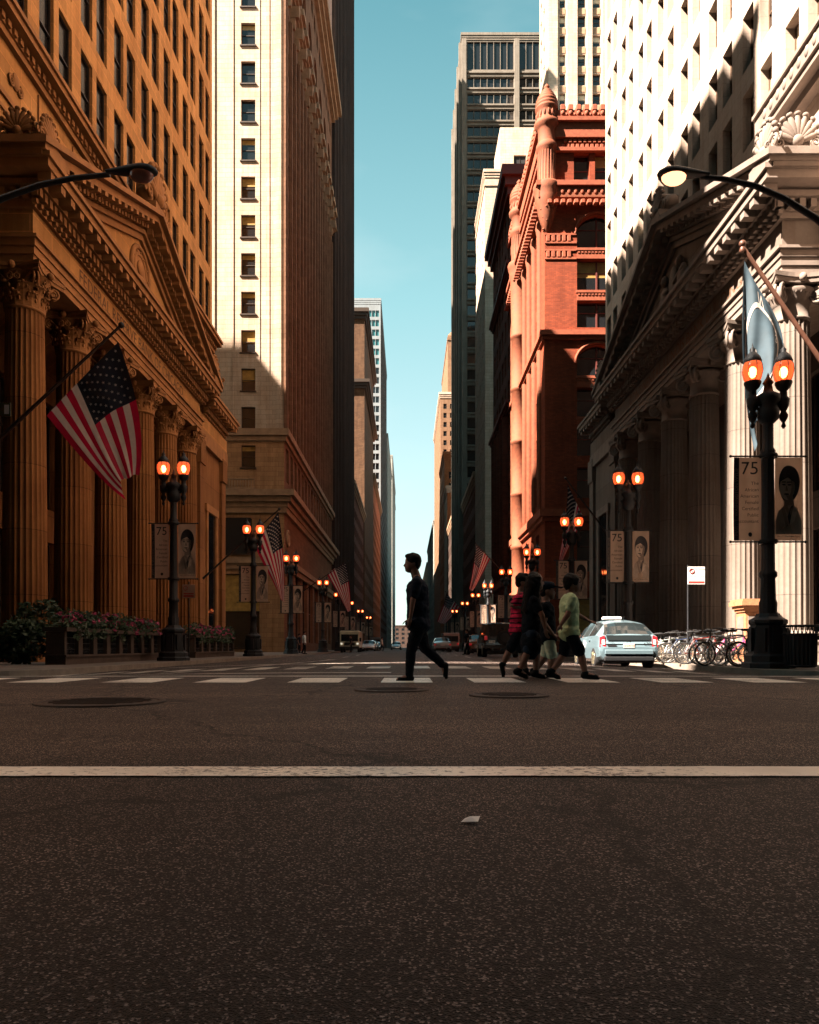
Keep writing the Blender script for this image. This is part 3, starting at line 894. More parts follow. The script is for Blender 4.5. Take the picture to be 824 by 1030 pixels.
def corinthian_cap(r=.62):
    """leafy bell capital, two rows of acanthus and corner scrolls; local z 0 .. 1.5"""
    mb = MB()
    mb.lathe([(r, 0), (r + .06, .03), (r + .06, .09), (r - .02, .12), (r - .04, .6), (r + .02, .95), (r + .2, 1.2), (r + .24, 1.24)], n=32)
    for row, (zb, ht, off, cnt) in enumerate(((.1, .5, 0, 8), (.1, .88, .5, 8))):
        for k in range(cnt):
            a = 2 * PI * (k + off) / cnt
            e = Vector((math.cos(a), math.sin(a), 0))
            s = Vector((-e.y, e.x, 0))
            pts = []
            for i in range(8):
                t = i / 7
                out = r + .015 + .05 * t + (.2 * max(0, t - .55) / .45 if t < .96 else .19)
                z = zb + ht * (t if t < .86 else .86 + (t - .86) * -.55)
                wd = .235 * (1 - .35 * t) * (1 + .16 * math.cos(i * PI)) * (.75 if i == 7 else 1)
                pts.append((e * out + Vector((0, 0, z)), wd))
            for i in range(7):
                (p, w), (q, v) = pts[i], pts[i + 1]
                mb.add([p - s * w, p + e * .045, p + s * w, q + s * v, q + e * .045, q - s * v], [(0, 1, 4, 5), (1, 2, 3, 4)], 0)
                mb.add([p - s * w - e * .06, p + s * w - e * .06, q + s * v - e * .06, q - s * v - e * .06], [(0, 1, 2, 3)])
            mb.ell(pts[-2][0] + e * .03, (.07, .07, .05), 7, 5)
            for q in (-1, 1):
                mb.ell(pts[3][0] + s * q * pts[3][1] * .85 + e * .02, (.045, .045, .08), 6, 4)
                mb.ell(pts[5][0] + s * q * pts[5][1] * .9 + e * .02, (.045, .045, .07), 6, 4)
    for k in range(4):
        a = PI / 4 + k * PI / 2
        e = Vector((math.cos(a), math.sin(a), 0))
        s = Vector((-e.y, e.x, 0))
        c = e * (r + .34) + Vector((0, 0, 1.0))
        for q in (-1, 1):
            spiral(mb, c + s * .07 * q, e, (0, 0, 1), .2, .045, 1.8, 1)
            mb.tube([e * r * .95 + s * .32 * q + Vector((0, 0, .62)), e * (r + .1) + s * .2 * q + Vector((0, 0, .95)), c + s * .07 * q + Vector((0, 0, .2))], [.03, .05, .05], 6)
        mb.ell(c, (.1, .1, .1), 8, 5)
        f = Vector((math.cos(a + PI / 4), math.sin(a + PI / 4), 0))
        g = Vector((-f.y, f.x, 0))
        for q in (-1, 1):
            spiral(mb, f * (r + .18) + g * .14 * q + Vector((0, 0, 1.02)), g * q, (0, 0, 1), .13, .035, 1.6, -1)
        mb.ell(f * (r + .3) + Vector((0, 0, 1.36)), (.13, .13, .13), 8, 6)
    A = r + .42
    poly = []
    for k in range(4):
        a = PI / 4 + k * PI / 2
        b = a + PI / 2
        p0, p1 = Vector((math.cos(a), math.sin(a))) * A * 1.3, Vector((math.cos(b), math.sin(b))) * A * 1.3
        mid = (p0 + p1) / 2
        for i in range(8):
            q = p0.lerp(p1, i / 8)
            poly.append(q - mid.normalized() * .22 * math.sin(PI * i / 8))
    mb.prism([(q.x, q.y, 1.24) for q in poly], (0, 0, .13))
    mb.prism([(q.x * 1.05, q.y * 1.05, 1.372) for q in poly], (0, 0, .128))
    return mb


def palmette(mb, c, ux, size):
    """a shell-like fan of petals with two scrolls below, standing in the plane (ux, z)"""
    c, ux = Vector(c), Vector(ux).normalized()
    n = ux.cross(Vector((0, 0, 1)))
    uz = Vector((0, 0, 1))
    for k in range(9):
        a = R(90 - 68 + 136 * k / 8)
        d = ux * math.cos(a) + uz * math.sin(a)
        L = size * (.66 + .3 * math.sin(a))
        rot = Matrix((d, n, d.cross(n))).transposed()
        mb.ell(c + uz * size * .22 + d * L * .52, (L * .5, size * .09, size * .115), 10, 7, 0, rot)
        mb.ell(c + uz * size * .22 + d * L * .98, (size * .09, size * .1, size * .11), 8, 6, 0, rot)
    mb.ell(c + uz * size * .25, (size * .2, size * .2, size * .2), 10, 7)
    for q in (-1, 1):
        spiral(mb, c + ux * q * size * .62 + uz * size * .2, ux * q, uz, size * .2, size * .055, 1.8, 1)
        spiral(mb, c + ux * q * size * .98 + uz * size * .11, ux * q, uz, size * .11, size * .04, 1.6, 1)
        mb.tube([c + uz * size * .3, c + ux * q * size * .35 + uz * size * .42, c + ux * q * size * .62 + uz * size * .4], [size * .06, size * .07, size * .05], 6)


# ------------------------------------------------------------------ the two porticoed banks
COLD = [26.6 + 3.85 * k for k in range(6)]


def bank(sx, label, order, wall, trim, words):
    left = sx < 0
    t = thing('bank_building', label, 'bank building', (sx * 14.5, 36, 0))
    org = t.location
    X = lambda x: sx * x
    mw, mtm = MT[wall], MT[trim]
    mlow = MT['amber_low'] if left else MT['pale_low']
    ztop = 61.0 if left else 94.0
    d0, d1 = 16.2, (55.3 if left else 54.6)
    # window openings of the street face
    pairs = []
    if left:
        for j in range(10):
            s = 51.9 - 3.75 * j
            pairs += [(s - .05, 1.2), (s + 1.6, 1.2)]
        rows = [(23.75 + 4.55 * k, 3.35) for k in range(8)]
    else:
        for j in range(-3, 7):
            c = 30.95 + 3.65 * j
            pairs += [(c - .8 - .5, 1.0), (c + .8 - .5, 1.0)]
        rows = [(21.8 + 3.4 * k, 2.4) for k in range(21)]
        rows2 = [(18.2, 2.5)]
    pairs = [p for p in pairs if p[0] > d0 + .6]
    if left:
        o, u = (X(14.5), d0), (0, 1)
        ops = [(a - d0, a - d0 + w, z, z + h) for a, w in pairs for z, h in rows]
    else:
        o, u = (X(14.5), d1), (0, -1)
        ops = [(d1 - a - w, d1 - a, z, z + h) for a, w in pairs for z, h in rows]
        ops += [(d1 - a - w, d1 - a, z, z + h) for a, w in pairs if a > 29 for z, h in rows2]
    dep = .22 if left else .44
    mb = MB()
    pt = facade(mb, o, u, d1 - d0, 14.0, ztop, ops, dep)
    # the other sides, the roof, the porch recess
    xb = 62
    mb.quad((X(14.5), d0, 14), (X(xb), d0, 14), (X(xb), d0, ztop), (X(14.5), d0, ztop))
    mb.quad((X(14.5), d1, -.05), (X(xb), d1, -.05), (X(xb), d1, ztop), (X(14.5), d1, ztop))
    mb.quad((X(xb), d0, -.05), (X(xb), d1, -.05), (X(xb), d1, ztop), (X(xb), d0, ztop))
    mb.quad((X(14.5), d0, ztop), (X(xb), d0, ztop), (X(xb), d1, ztop), (X(14.5), d1, ztop))
    mb.quad((X(17.6), d0, -.05), (X(xb), d0, -.05), (X(xb), d0, 14), (X(17.6), d0, 14))
    mb.quad((X(14.5), d0, 14), (X(17.6), d0, 14), (X(17.6), d1, 14), (X(14.5), d1, 14))
    dops = []
    for i in range(5):
        c = (COLD[i] + COLD[i + 1]) / 2
        dops.append((c, 2.0))
    if left:
        o2, u2 = (X(17.6), d0), (0, 1)
        po = [(c - 1 - d0, c + 1 - d0, .6, 5.6) for c, w in dops] + [(c - 1 - d0, c + 1 - d0, 7.2, 12.4) for c, w in dops]
    else:
        o2, u2 = (X(17.6), d1), (0, -1)
        po = [(d1 - c - 1, d1 - c + 1, .6, 5.6) for c, w in dops] + [(d1 - c - 1, d1 - c + 1, 7.2, 12.4) for c, w in dops]
    mb.build('wall', mw, t, org)
    mb = MB()
    pt2 = facade(mb, o2, u2, d1 - d0, -.05, 14, po, .4)
    # end pavilions on either side of the colonnade
    for a, b in ((48.6, d1), (d0, 23.4)):
        if a > 40:
            pl = (47.9, d1)
            mb.box(X(13.55), X(17.6), pl[0], pl[1] - .003, -.05, 14.0)
        else:
            mb.box(X(13.55), X(17.6), a + .003, 21.6, -.05, 14.0)
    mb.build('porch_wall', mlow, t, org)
    if left:
        put_windows(t, pt, u, ops, dep, 'sash', 'bronze', 'glass_dull', None, 0, 92)
    else:
        put_windows(t, pt, u, ops, dep, 'sash', 'paint_brown', 'glass_mirror', 'blind_pale', .2, 92)
    for q in po:
        fm, pm, _ = window_meshes(q[1] - q[0], q[3] - q[2], 'grid', 'bronze', 'glass')
        w = link('porch_window', fm, t)
        w.location = Vector(pt2((q[0] + q[1]) / 2, q[2], .3)) - org
        w.rotation_euler = (0, 0, math.atan2(u2[1], u2[0]))
        link('pane', pm, w)
    # pavilion window
    fr = MB()
    fr.box(X(13.42), X(13.55), 50.0, 50.3, 1.2, 9.6)
    fr.box(X(13.42), X(13.55), 52.4, 52.7, 1.2, 9.6)
    fr.box(X(13.38), X(13.55), 49.8, 52.9, 9.6, 10.1)
    fr.box(X(13.3), X(13.55), 49.7, 53.0, .9, 1.2)
    w = fr.build('pavilion_window', mtm, t, org)
    pn = MB()
    pn.quad((X(13.53), 50.3, 1.2), (X(13.53), 52.4, 1.2), (X(13.53), 52.4, 9.6), (X(13.53), 50.3, 9.6))
    pn.build('pane', MT['glass'], w, org)
    # stylobate
    s = MB()
    s.box(X(12.6), X(17.6), 25.4, 47.85, -.05, .12)
    s.box(X(12.8), X(17.6), 25.6, 47.6, .12, .3)
    s.build('stylobate', mtm, t, org)
    # columns
    sh = MB()
    prof = [(.74 - .12 * (z / 12) ** 1.6, z) for z in (0, 1.5, 3, 5, 7, 9, 10.6, 11.5)]
    zo = -.2 if left else -.6
    prof = [(r_, z_ * (11.5 + zo) / 11.5) for r_, z_ in prof]
    sh.lathe(prof, n=192, mod=flute)
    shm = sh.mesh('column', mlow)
    bs = MB()
    bs.box(-1.0, 1.0, -1.0, 1.0, 0, .25)
    bs.lathe([(.98, .25), (1.03, .34), (.98, .43), (.86, .45), (.83, .52), (.86, .58), (.92, .6), (.94, .66), (.9, .72), (.78, .73), (.75, .78)], n=40)
    bsm = bs.mesh('base', mtm)
    cp = (corinthian_cap if order == 'leafy' else ionic_cap)(.615)
    cpm = cp.mesh('capital', mtm)
    for d in COLD:
        c = link('column', shm, t)
        c.location = Vector((X(13.65), d, 1.06)) - org
        b = link('base', bsm, c)
        b.location = (0, 0, -.78)
        k = link('capital', cpm, c)
        k.location = (0, 0, 11.46 + zo)
    for d, w in ((48.5, 1.0), (54.2, 1.0)):
        q = MB()
        q.box(X(13.35), X(13.6), d - w / 2, d + w / 2, .9, 12.4)
        q.box(X(13.25), X(13.6), d - w / 2 - .1, d + w / 2 + .1, 12.4, 14.0)
        q.box(X(13.2), X(13.6), d - w / 2 - .12, d + w / 2 + .12, -.05, .9)
        q.build('pilaster', mlow, t, org)
    # entablature: architrave fasciae, frieze, cornice
    a0, a1 = 25.8, 46.65
    E = MB()
    for i, (z0, z1, ov) in enumerate(((14.02, 14.27, 0), (14.272, 14.55, .05), (14.552, 14.8, .1), (14.802, 14.9, .2))):
        E.box(X(12.95 - ov), X(14.45), a0 - ov, a1 + ov, z0, z1)
    E.box(X(13.3), X(14.45), 47.2, d1 - .2, 14.02, 14.9)
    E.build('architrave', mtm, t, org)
    E = MB()
    E.box(X(12.98), X(14.45), a0 + .03, a1 - .03, 14.902, 15.85)
    E.box(X(13.35), X(14.45), 47.2, d1 - .2, 14.902, 15.85)
    E.build('frieze', mw if left else mlow, t, org)
    lt = MB()
    if left:
        put_text(lt, words, .78, (X(12.965), (a0 + a1) / 2, 15.1), (0, 1, 0), (0, 0, 1))
    else:
        put_text(lt, words, .78, (X(12.965), (a0 + a1) / 2, 15.1), (0, -1, 0), (0, 0, 1))
    lt.build('lettering', MT['cream_dark'], t, org)

    def cornice_run(E, b0, b1, xf):
        E.box(X(xf - .12), X(14.45), b0 - .12, b1 + .12, 15.852, 16.05)
        E.box(X(xf - .2), X(14.45), b0 - .2, b1 + .2, 16.052, 16.4)
        n = int((b1 - b0 + .6) / .36)
        for k in range(n + 1):
            y = b0 - .28 + k * .36
            E.box(X(xf - .42), X(xf - .198), y - .1, y + .1, 16.08, 16.37)
            E.box(X(xf - .28), X(xf - .118), y - .07, y + .07, 15.88, 16.02)
        for k in range(4):
            x = xf - .25 + k * .38
            E.box(X(x - .1), X(x + .1), b0 - .42, b0 - .198, 16.08, 16.37)
        E.box(X(xf - .5), X(14.45), b0 - .5, b1 + .5, 16.402, 16.6)
        n = int((b1 - b0 + 1.2) / .75)
        for k in range(n + 1):
            y = b0 - .55 + k * .75
            E.box(X(xf - .95), X(xf - .498), y - .16, y + .16, 16.42, 16.68)
        E.box(X(xf - 1.0), X(14.45), b0 - 1.0, b1 + 1.0, 16.7, 16.98)
        E.box(X(xf - 1.1), X(14.45), b0 - 1.1, b1 + 1.1, 16.982, 17.15)
    E = MB()
    cornice_run(E, a0, a1, 12.95)
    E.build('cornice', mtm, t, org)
    E = MB()
    cornice_run(E, 49.2, d1 - 1.2, 13.5)
    E.build('cornice', mtm, t, org)
    # pediment
    dm = (a0 + a1) / 2
    ds, de, zc, za = a0 - 1.15, a1 + 1.15, 17.152, 21.45
    ped = MB()
    ped.prism([(X(13.05), ds + 1.4, zc), (X(13.05), de - 1.4, zc), (X(13.05), dm, za - .65)], (sx * 1.44, 0, 0))
    pm = ped.build('pediment', mw if left else mlow, t, org)
    rk = MB()

    def rake(x0, t0, t1, tip=0.0, m=0):
        for (p, q) in ((ds, dm), (de, dm)):
            s = 1 if p < q else -1
            poly = [(X(x0), p - s * tip, zc + t0), (X(x0), q, za + t0), (X(x0), q, za + t1), (X(x0), p - s * tip, zc + t1)]
            rk.prism(poly, (sx * (14.47 - x0), 0, 0), m)
    slope = (za - zc) / (dm - ds)
    for (x0, t0, t1, tip) in ((12.9, -1.02, -.72, -2.2), (12.75, -.718, -.5, -1.2), (12.1, -.16, .12, 0), (11.85, .122, .34, .2)):
        if tip < 0:
            for (p, q) in ((ds, dm), (de, dm)):
                s = 1 if p < q else -1
                pp = p + s * (-t0) / slope
                pq = p + s * max(0, (-t1) / slope)
                rk.prism([(X(x0), pp, zc + .001), (X(x0), q, za + t0), (X(x0), q, za + t1), (X(x0), pq, zc + .001)], (sx * (14.46 - x0), 0, 0))
        else:
            rake(x0, t0, t1, tip)
    n = 26
    for (p, q) in ((ds, dm), (de, dm)):
        s = 1 if p < q else -1
        for k in range(1, n):
            y = p + s * (2.4 + (abs(q - p) - 2.4) * k / n)
            z = zc + slope * abs(y - p)
            rk.obox((X(12.62), y, z - .34), (.14, 0, 0), (0, .1, .1 * slope * s), (0, 0, .15))
        for k in range(1, 15):
            y = p + s * (1.2 + (abs(q - p) - 1.2) * k / 15)
            z = zc + slope * abs(y - p)
            rk.obox((X(12.4), y, z - .24), (.3, 0, 0), (0, .15, .15 * slope * s), (0, 0, .09))
    rk.build('raking_cornice', mtm, t, org)
    if left:
        md = MB()
        for (r0, th) in ((1.15, .13), (.8, .07)):
            md.tube([(X(13.0), dm + r0 * math.cos(a), 18.85 + r0 * math.sin(a)) for a in [2 * PI * k / 40 for k in range(41)]], th, 8)
        md.tube([(X(13.08), dm, 18.85), (X(12.98), dm, 18.85)], [1.1, 1.1], 36)
        md.ell((X(12.95), dm - .12, 19.0), (.12, .33, .38), 12, 8)
        md.ell((X(12.95), dm + .05, 18.5), (.1, .45, .22), 12, 8)
        for k in range(12):
            a = 2 * PI * k / 12
            md.ell((X(12.97), dm + .97 * math.cos(a), 18.85 + .97 * math.sin(a)), (.05, .06, .06), 6, 5)
        md.build('medallion', mtm, t, org)
    else:
        md = MB()
        for q in (-1, 1):
            md.ell((X(12.95), dm + q * 1.2, 18.3), (.25, .5, .85), 12, 8)
            md.ell((X(12.85), dm + q * 1.0, 19.3), (.2, .24, .28), 10, 7)
            md.capsule((X(12.9), dm + q * 1.6, 17.9), (X(12.85), dm + q * 3.4, 17.5), .32, .22)
            md.capsule((X(12.9), dm + q * 1.4, 18.8), (X(12.8), dm + q * .4, 18.6), .16, .1)
            md.ell((X(12.95), dm + q * 4.4, 17.6), (.2, .8, .35), 10, 7)
        md.ell((X(12.95), dm, 18.6), (.2, .5, 1.0), 12, 8)
        md.build('pediment_relief', mtm, t, org)
    # acroteria
    for (d, size, z, fl) in ((a0 - .45, .85 if left else 1.05, 17.5, 0), (dm, 1.7 if left else 1.15, za + .34, 1), (a1 + .45, 1.2, 17.5, 2)):
        ac = MB()
        if fl != 1:
            ac.box(X(11.95), X(13.9), d - .75, d + .75, 17.152, 17.62)
        else:
            ac.box(X(11.95), X(13.2), d - .8, d + .8, z - .2, z + .12)
        zz = 17.62 if fl != 1 else z + .12
        palmette(ac, (X(12.15), d, zz), (0, 1, 0), size)
        if fl != 1:
            palmette(ac, (X(12.95), d + (-.6 if fl == 0 else .6), zz), (1, 0, 0), size * .95)
            ac.cbox(min(X(12.2), X(13.5)), max(X(12.2), X(13.5)), d - .5, d + .55, zz - .01, zz + size * .75, .12)
        else:
            ac.cbox(min(X(12.2), X(13.1)), max(X(12.2), X(13.1)), d - .35, d + .35, zz - .01, zz + size * .9, .1)
            for q in (-1, 1):
                ac.ell((X(12.5), d + q * .75, zz + .3), (.4, .45, .35), 10, 7)
        ac.build('acroterion', mtm, t, org)
    for ch in t.children:
        if ch.name.split('.')[0] in ('architrave', 'frieze', 'lettering', 'cornice', 'pediment', 'raking_cornice', 'pediment_relief', 'medallion', 'acroterion'):
            ch.location.z += zo
    # string cornice and attic
    if left:
        S = MB()
        S.box(X(14.3), X(14.49), d0, d1 + .1, 22.25, 22.5)
        for k in range(int((d1 - d0) / .42)):
            S.box(X(14.12), X(14.3), d0 + .1 + k * .42, d0 + .32 + k * .42, 22.52, 22.74)
        S.box(X(14.22), X(14.49), d0, d1 + .15, 22.502, 22.78)
        S.box(X(13.85), X(14.49), d0, d1 + .3, 22.782, 23.02)
        S.box(X(13.75), X(14.49), d0, d1 + .35, 23.022, 23.2)
        S.box(X(14.4), X(14.49), d0, d1, 20.2, 20.4)
        S.box(X(14.42), X(14.49), d0, d1, 19.7, 19.82)
        S.build('string_cornice', mtm, t, org)
        ro = MB()
        for k in range(9):
            y = 24.5 + 3.0 * k
            ro.ell((X(14.46), y, 21.3), (.1, .22, .32), 10, 7)
            for q in (-1, 1):
                spiral(ro, (X(14.44), y + q * .3, 21.15), (0, q, 0), (0, 0, 1), .2, .045)
            ro.box(X(14.44), X(14.49), y - 1.3, y - 1.25, 20.5, 22.1)
        ro.build('attic_ornament', mtm, t, org)
    else:
        S = MB()
        S.box(X(14.1), X(14.49), d0, 29.1, 20.0, 20.3)
        S.box(X(13.75), X(14.49), d0, 29.3, 20.302, 20.55)
        S.box(X(13.65), X(14.49), d0, 29.3, 20.552, 21.15)
        for k in range(24):
            y = 17 + k * .5
            S.ell((X(13.66), y, 20.86), (.07, .14, .2), 8, 6)
        S.box(X(13.55), X(14.49), d0, 29.35, 21.152, 21.3)
        S.build('string_cornice', mtm, t, org)
        S = MB()
        for d in (27.2, 28.9):
            pass
    # roof: unseen box added to shade the red building, and the parapet
    if left:
        S = MB()
        S.box(X(17), X(42), 46, d1 - .3, ztop + .002, ztop + 6.2)
        S.build('shade_roof_box', mw, t, org)
    S = MB()
    S.box(X(14.3), X(14.9), d0 - .2, d1 + .2, ztop + .002, ztop + .9)
    S.build('parapet', mtm, t, org)
    return t
# ------------------------------------------------------------------ the other buildings
def build_city():
    bank(-1, 'orange limestone bank on the left with leafy columns and a medallion in its pediment', 'leafy', 'amber', 'amber_trim', 'FEDERAL RESERVE BANK OF CHICAGO')
    bank(1, 'pale limestone bank on the right with scroll topped columns and a shell corner ornament', 'scroll', 'pale', 'pale_trim', 'CONTINENTAL ILLINOIS BANK BUILDING')

    # cream office tower with shade put into its street front colour
    x0, x1, y0, y1 = -46.0, -13.0, 78.6, 127.6
    ops_s = grid_ops([(x1 - 4.55 - x0, 1.5), (x1 - 11.4 - x0, 1.5), (x1 - 18.2 - x0, 1.5)], [(63.95 - 4.05 * k, 2.35) for k in range(-6, 13)])
    ops_s = [q for q in ops_s if not (16.2 < q[2] < 17.2)] + [(x1 - 7.7 - x0, x1 - 3.4 - x0, 10.3, 14.0)]
    ops_s += [(x1 - 9.5 - x0, x1 - 2.6 - x0, .4, 8.2)]
    ops_s = [q for q in ops_s if not (q[2] < 17 and q[1] - q[0] < 2)]
    ec = [(1.3 + k * 2.95, 1.7) for k in range(16)]
    ops_e = grid_ops(ec, [(26.2 + 4.05 * k, 2.6) for k in range(11)]) + grid_ops(ec, [(18.2, 3.6)]) + grid_ops([(2.0 + k * 5.9, 4.0) for k in range(8)], [(1.0, 8.0)])
    arch = [(a, a + w, 75.5, 83.5) for a, w in [(1.6 + k * 5.9, 3.4) for k in range(8)]]
    ops_e += arch + grid_ops(ec, [(86.5, 2.2)])
    trims = [(8.7, 9.3, .2), (9.302, 9.9, .45), (14.6, 15.2, .3), (15.202, 16.9, 1.25), (22.2, 22.7, .25), (22.702, 23.4, .55), (71.4, 72.4, .9), (90.6, 93.3, 1.6)]
    t, pts = tower('office_tower', 'cream stone office tower with one column of ochre blinds behind the left bank', 'office tower', x0, x1, y0, y1, 93.5,
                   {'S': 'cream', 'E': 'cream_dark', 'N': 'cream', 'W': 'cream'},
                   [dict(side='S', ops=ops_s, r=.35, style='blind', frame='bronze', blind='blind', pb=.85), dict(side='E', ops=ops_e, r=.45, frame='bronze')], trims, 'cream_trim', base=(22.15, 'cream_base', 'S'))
    org = t.location
    a = MB()
    for q in arch:
        arch_head(a, pts['E'], q[0], q[1], q[3] - 1.7, q[3], .45)
    a.build('arch_head', MT['cream_dark'], t, org)
    # brackets and little balconies below the upper cornice
    for k in range(16):
        y = y0 + 1.2 + k * 2.95
        b = MB()
        b.box(x1 - .02, x1 + 1.0, y - .25, y + .25, 70.2, 71.39)
        b.box(x1 - .02, x1 + .55, y - .2, y + .2, 69.0, 70.2)
        b.build('bracket', MT['cream_trim'], t, org)
        b = MB()
        b.cbox(x1 + .1, x1 + 1.25, y - .9, y + .9, 72.41, 73.2, .1)
        b.build('balconet', MT['cream_trim'], t, org)
    # fluted piers of the street front and white grooves of the south front
    for k in range(17):
        b = MB()
        yy = y0 + .55 + k * 2.95 if k else y0 + .3
        b.box(x1 - .02, x1 + .32, yy - .28, yy + .28, 23.45, 69.0)
        b.box(x1 - .02, x1 + .2, yy - .45, yy - .285, 23.45, 69.0)
        b.box(x1 - .02, x1 + .2, yy + .285, yy + .45, 23.45, 69.0)
        b.build('pier', MT['cream_dark'], t, org)
    for xa, w, o in ((x1 - .55, .5, .16), (x1 - 1.6, .12, .06), (x1 - 2.6, .12, .06), (x1 - 5.4, .14, .08), (x1 - 7.4, .2, .12)):
        b = MB()
        b.box(xa - w / 2, xa + w / 2, y0 - o, y0 + .02, 23.45, 90.5)
        b.build('pier', MT['cream'], t, org)
    pnl = MB()
    pnl.box(x1 - 7.6, x1 - 3.5, y0 - .12, y0 + .1, 10.2, 14.1)
    pnl.build('dark_panel', MT['void'], t, org)
    for xx in (x1 - 8.8, x1 - 2.3):
        r = MB()
        r.tube([(xx + .85 * math.cos(v), y0 - .06, 12.2 + .85 * math.sin(v)) for v in [2 * PI * i / 28 for i in range(29)]], .16, 8)
        r.ell((xx, y0, 12.2), (.55, .3, .55), 12, 8)
        r.build('roundel', MT['cream_trim'], t, org)
    r = MB()
    r.tube([(x1 + .06, y0 + 2 + .8 * math.cos(v), 12.2 + .8 * math.sin(v)) for v in [2 * PI * i / 28 for i in range(29)]], .16, 8)
    r.ell((x1, y0 + 2, 12.2), (.3, .5, .5), 12, 8)
    r.build('roundel', MT['cream_trim'], t, org)
    bl = MB()
    bl.box(x1 - 7.2, x1 - 3.0, y0 - .75, y0 - .02, 16.92, 17.15)
    for k in range(15):
        bl.box(x1 - 7.15 + k * .29, x1 - 7.07 + k * .29, y0 - .7, y0 - .6, 17.152, 18.0)
    bl.box(x1 - 7.2, x1 - 3.0, y0 - .75, y0 - .55, 18.0, 18.12)
    bl.build('balcony', MT['cream_trim'], t, org)

    # dark slab tower north of it
    x0, x1, y0, y1 = -48.0, -13.0, 128.2, 177
    fins = [('E', .4 + k * 3.05, .7, 0, 165, .5, 'dark') for k in range(16)]
    tower('slab_tower', 'very tall dark brown slab tower with close vertical fins beside the sky', 'office tower', x0, x1, y0, y1, 165, 'dark',
          [dict(side='E', ops=grid_ops([(1.3 + k * 3.05, 1.9) for k in range(15)], [(6 + k * 4.2, 2.6) for k in range(7)]) + grid_ops([(1.3 + k * 3.05, 1.9) for k in range(15)], [(36 + k * 4.2, 2.6) for k in range(30)]), r=.4, frame='bronze')],
          [(162, 165.5, .6)], None, fins)

    # tan building
    x0, x1, y0, y1 = -45, -13, 225, 283
    tower('brick_block', 'brown brick block with two cornices between the dark slab and the glass tower', 'office building', x0, x1, y0, y1, 102, 'umber',
          [dict(side='S', ops=grid_ops([(32 - 8.2 - 4 * k, 1.5) for k in range(4)], [(6 + 4.4 * j, 2.2) for j in range(17)]), frame='bronze'),
           dict(side='E', ops=grid_ops([(2 + 4.2 * k, 1.6) for k in range(13)], [(6 + 4.4 * j, 2.2) for j in range(6)]), frame='bronze')],
          [(78.5, 81, 1.6), (99.5, 102.4, 1.4)], 'bronze')
    # low dark blocks that fill the street wall under and between the towers
    tower('street_block', 'low dark brown block at the foot of the left street wall', 'building', -40, -13.2, 178, 224, 40, 'brown',
          [dict(side='E', ops=grid_ops([(2 + 4.4 * k, 2.2) for k in range(10)], [(1, 4)] + [(7.5 + 4.2 * j, 2.4) for j in range(7)]), frame='bronze')], [(38, 40.3, .8)], 'cream_trim')
    tower('street_block', 'rust brown block past the brown brick block on the left', 'building', -40, -13.1, 284, 359, 66, 'rust',
          [dict(side='E', ops=grid_ops([(2 + 4.4 * k, 2.2) for k in range(16)], [(1, 4)] + [(7.5 + 4.2 * j, 2.4) for j in range(12)]), frame='bronze')], [(63.5, 66.3, .9)], 'cream_trim')
    # glass tower with white grid
    x0, x1, y0, y1 = -40, -13, 361, 464
    rows = [(8 + 4.62 * k, 3.1) for k in range(34)]
    t, _ = tower('glass_tower', 'slim white framed glass tower with teal upper windows at the left of the sky', 'glass tower', x0, x1, y0, y1, 169, {'S': 'white_panel', 'E': 'dark', 'N': 'dark', 'W': 'white_panel'},
                 [dict(side='S', ops=[(e - w, e, z, z + h) for e, w in ((26.2, 1.6), (24.4, 1.6), (22.6, 1.6), (20.2, 1.6), (18.4, 1.6), (16.6, 1.6)) for z, h in rows[-6:]], r=.5, style='plain', frame='frame_pale', pane='glass_teal'),
                  dict(side='S', ops=[(e - w, e, z, z + h) for e, w in ((26.2, 1.6), (24.4, 1.6), (22.6, 1.6), (20.2, 1.6), (18.4, 1.6), (16.6, 1.6)) for z, h in rows[:-6]], r=.5, style='plain', frame='frame_pale', pane='glass'),
                  dict(side='E', ops=[(3 + k * 7, 8 + k * 7, z, z + 2.2) for k in range(14) for z, h in rows], r=.4, style='plain', frame='frame_pale', pane='glass_teal')],
                 [(166.5, 169.4, .3)], 'white_panel', limit=100)
    tower('slab_tower', 'narrow grey slab right of the white framed glass tower', 'office tower', -40, -12.6, 470, 590, 135, 'grey',
          [dict(side='E', ops=[(3 + k * 8, 9 + k * 8, z, z + 2.6) for k in range(14) for z in [6 + 4.6 * j for j in range(27)]], r=.4, style='plain', frame='bronze'),
           dict(side='S', ops=[(21 - k * 5, 24 - k * 5, 6 + 4.6 * j, 8.8 + 4.6 * j) for j in range(27) for k in range(3)], style='plain', frame='bronze')], [(133, 135.3, .4)])
    tower('slab_tower', 'farthest grey tower at the left edge of the strip of sky', 'office tower', -40, -12.4, 609, 760, 157, 'grey',
          [dict(side='S', ops=[(24 - k * 3.6, 26 - k * 3.6, 6 + 4.6 * j, 8.6 + 4.6 * j) for j in range(32) for k in range(4)], style='plain', frame='bronze'),
           dict(side='E', ops=[(3 + k * 8, 9 + k * 8, z, z + 2.6) for k in range(18) for z in [6 + 4.6 * j for j in range(32)]], r=.4, style='plain', frame='bronze')], [(155, 157.5, .4), (140, 141, .5)])

    rookery()

    # shaded brown block
    x0, x1, y0, y1 = 13.0, 20.5, 94.2, 113
    ops = grid_ops([(1.2 + k * 3.0, 1.7) for k in range(6)], [(3, 5)] + [(10 + 4.4 * j, 2.8) for j in range(11)])
    t, pts = tower('brick_block', 'narrow dark brown block with bulging cornices just past the red building', 'building', x0, x1, y0, y1, 60.5, 'brown',
                   [dict(side='W', ops=ops, r=.45, frame='frame_red')], [(8.6, 9.4, .5), (30.5, 31.6, .7), (48.0, 49.2, .6), (57.5, 60.8, 1.2)], 'frame_red')
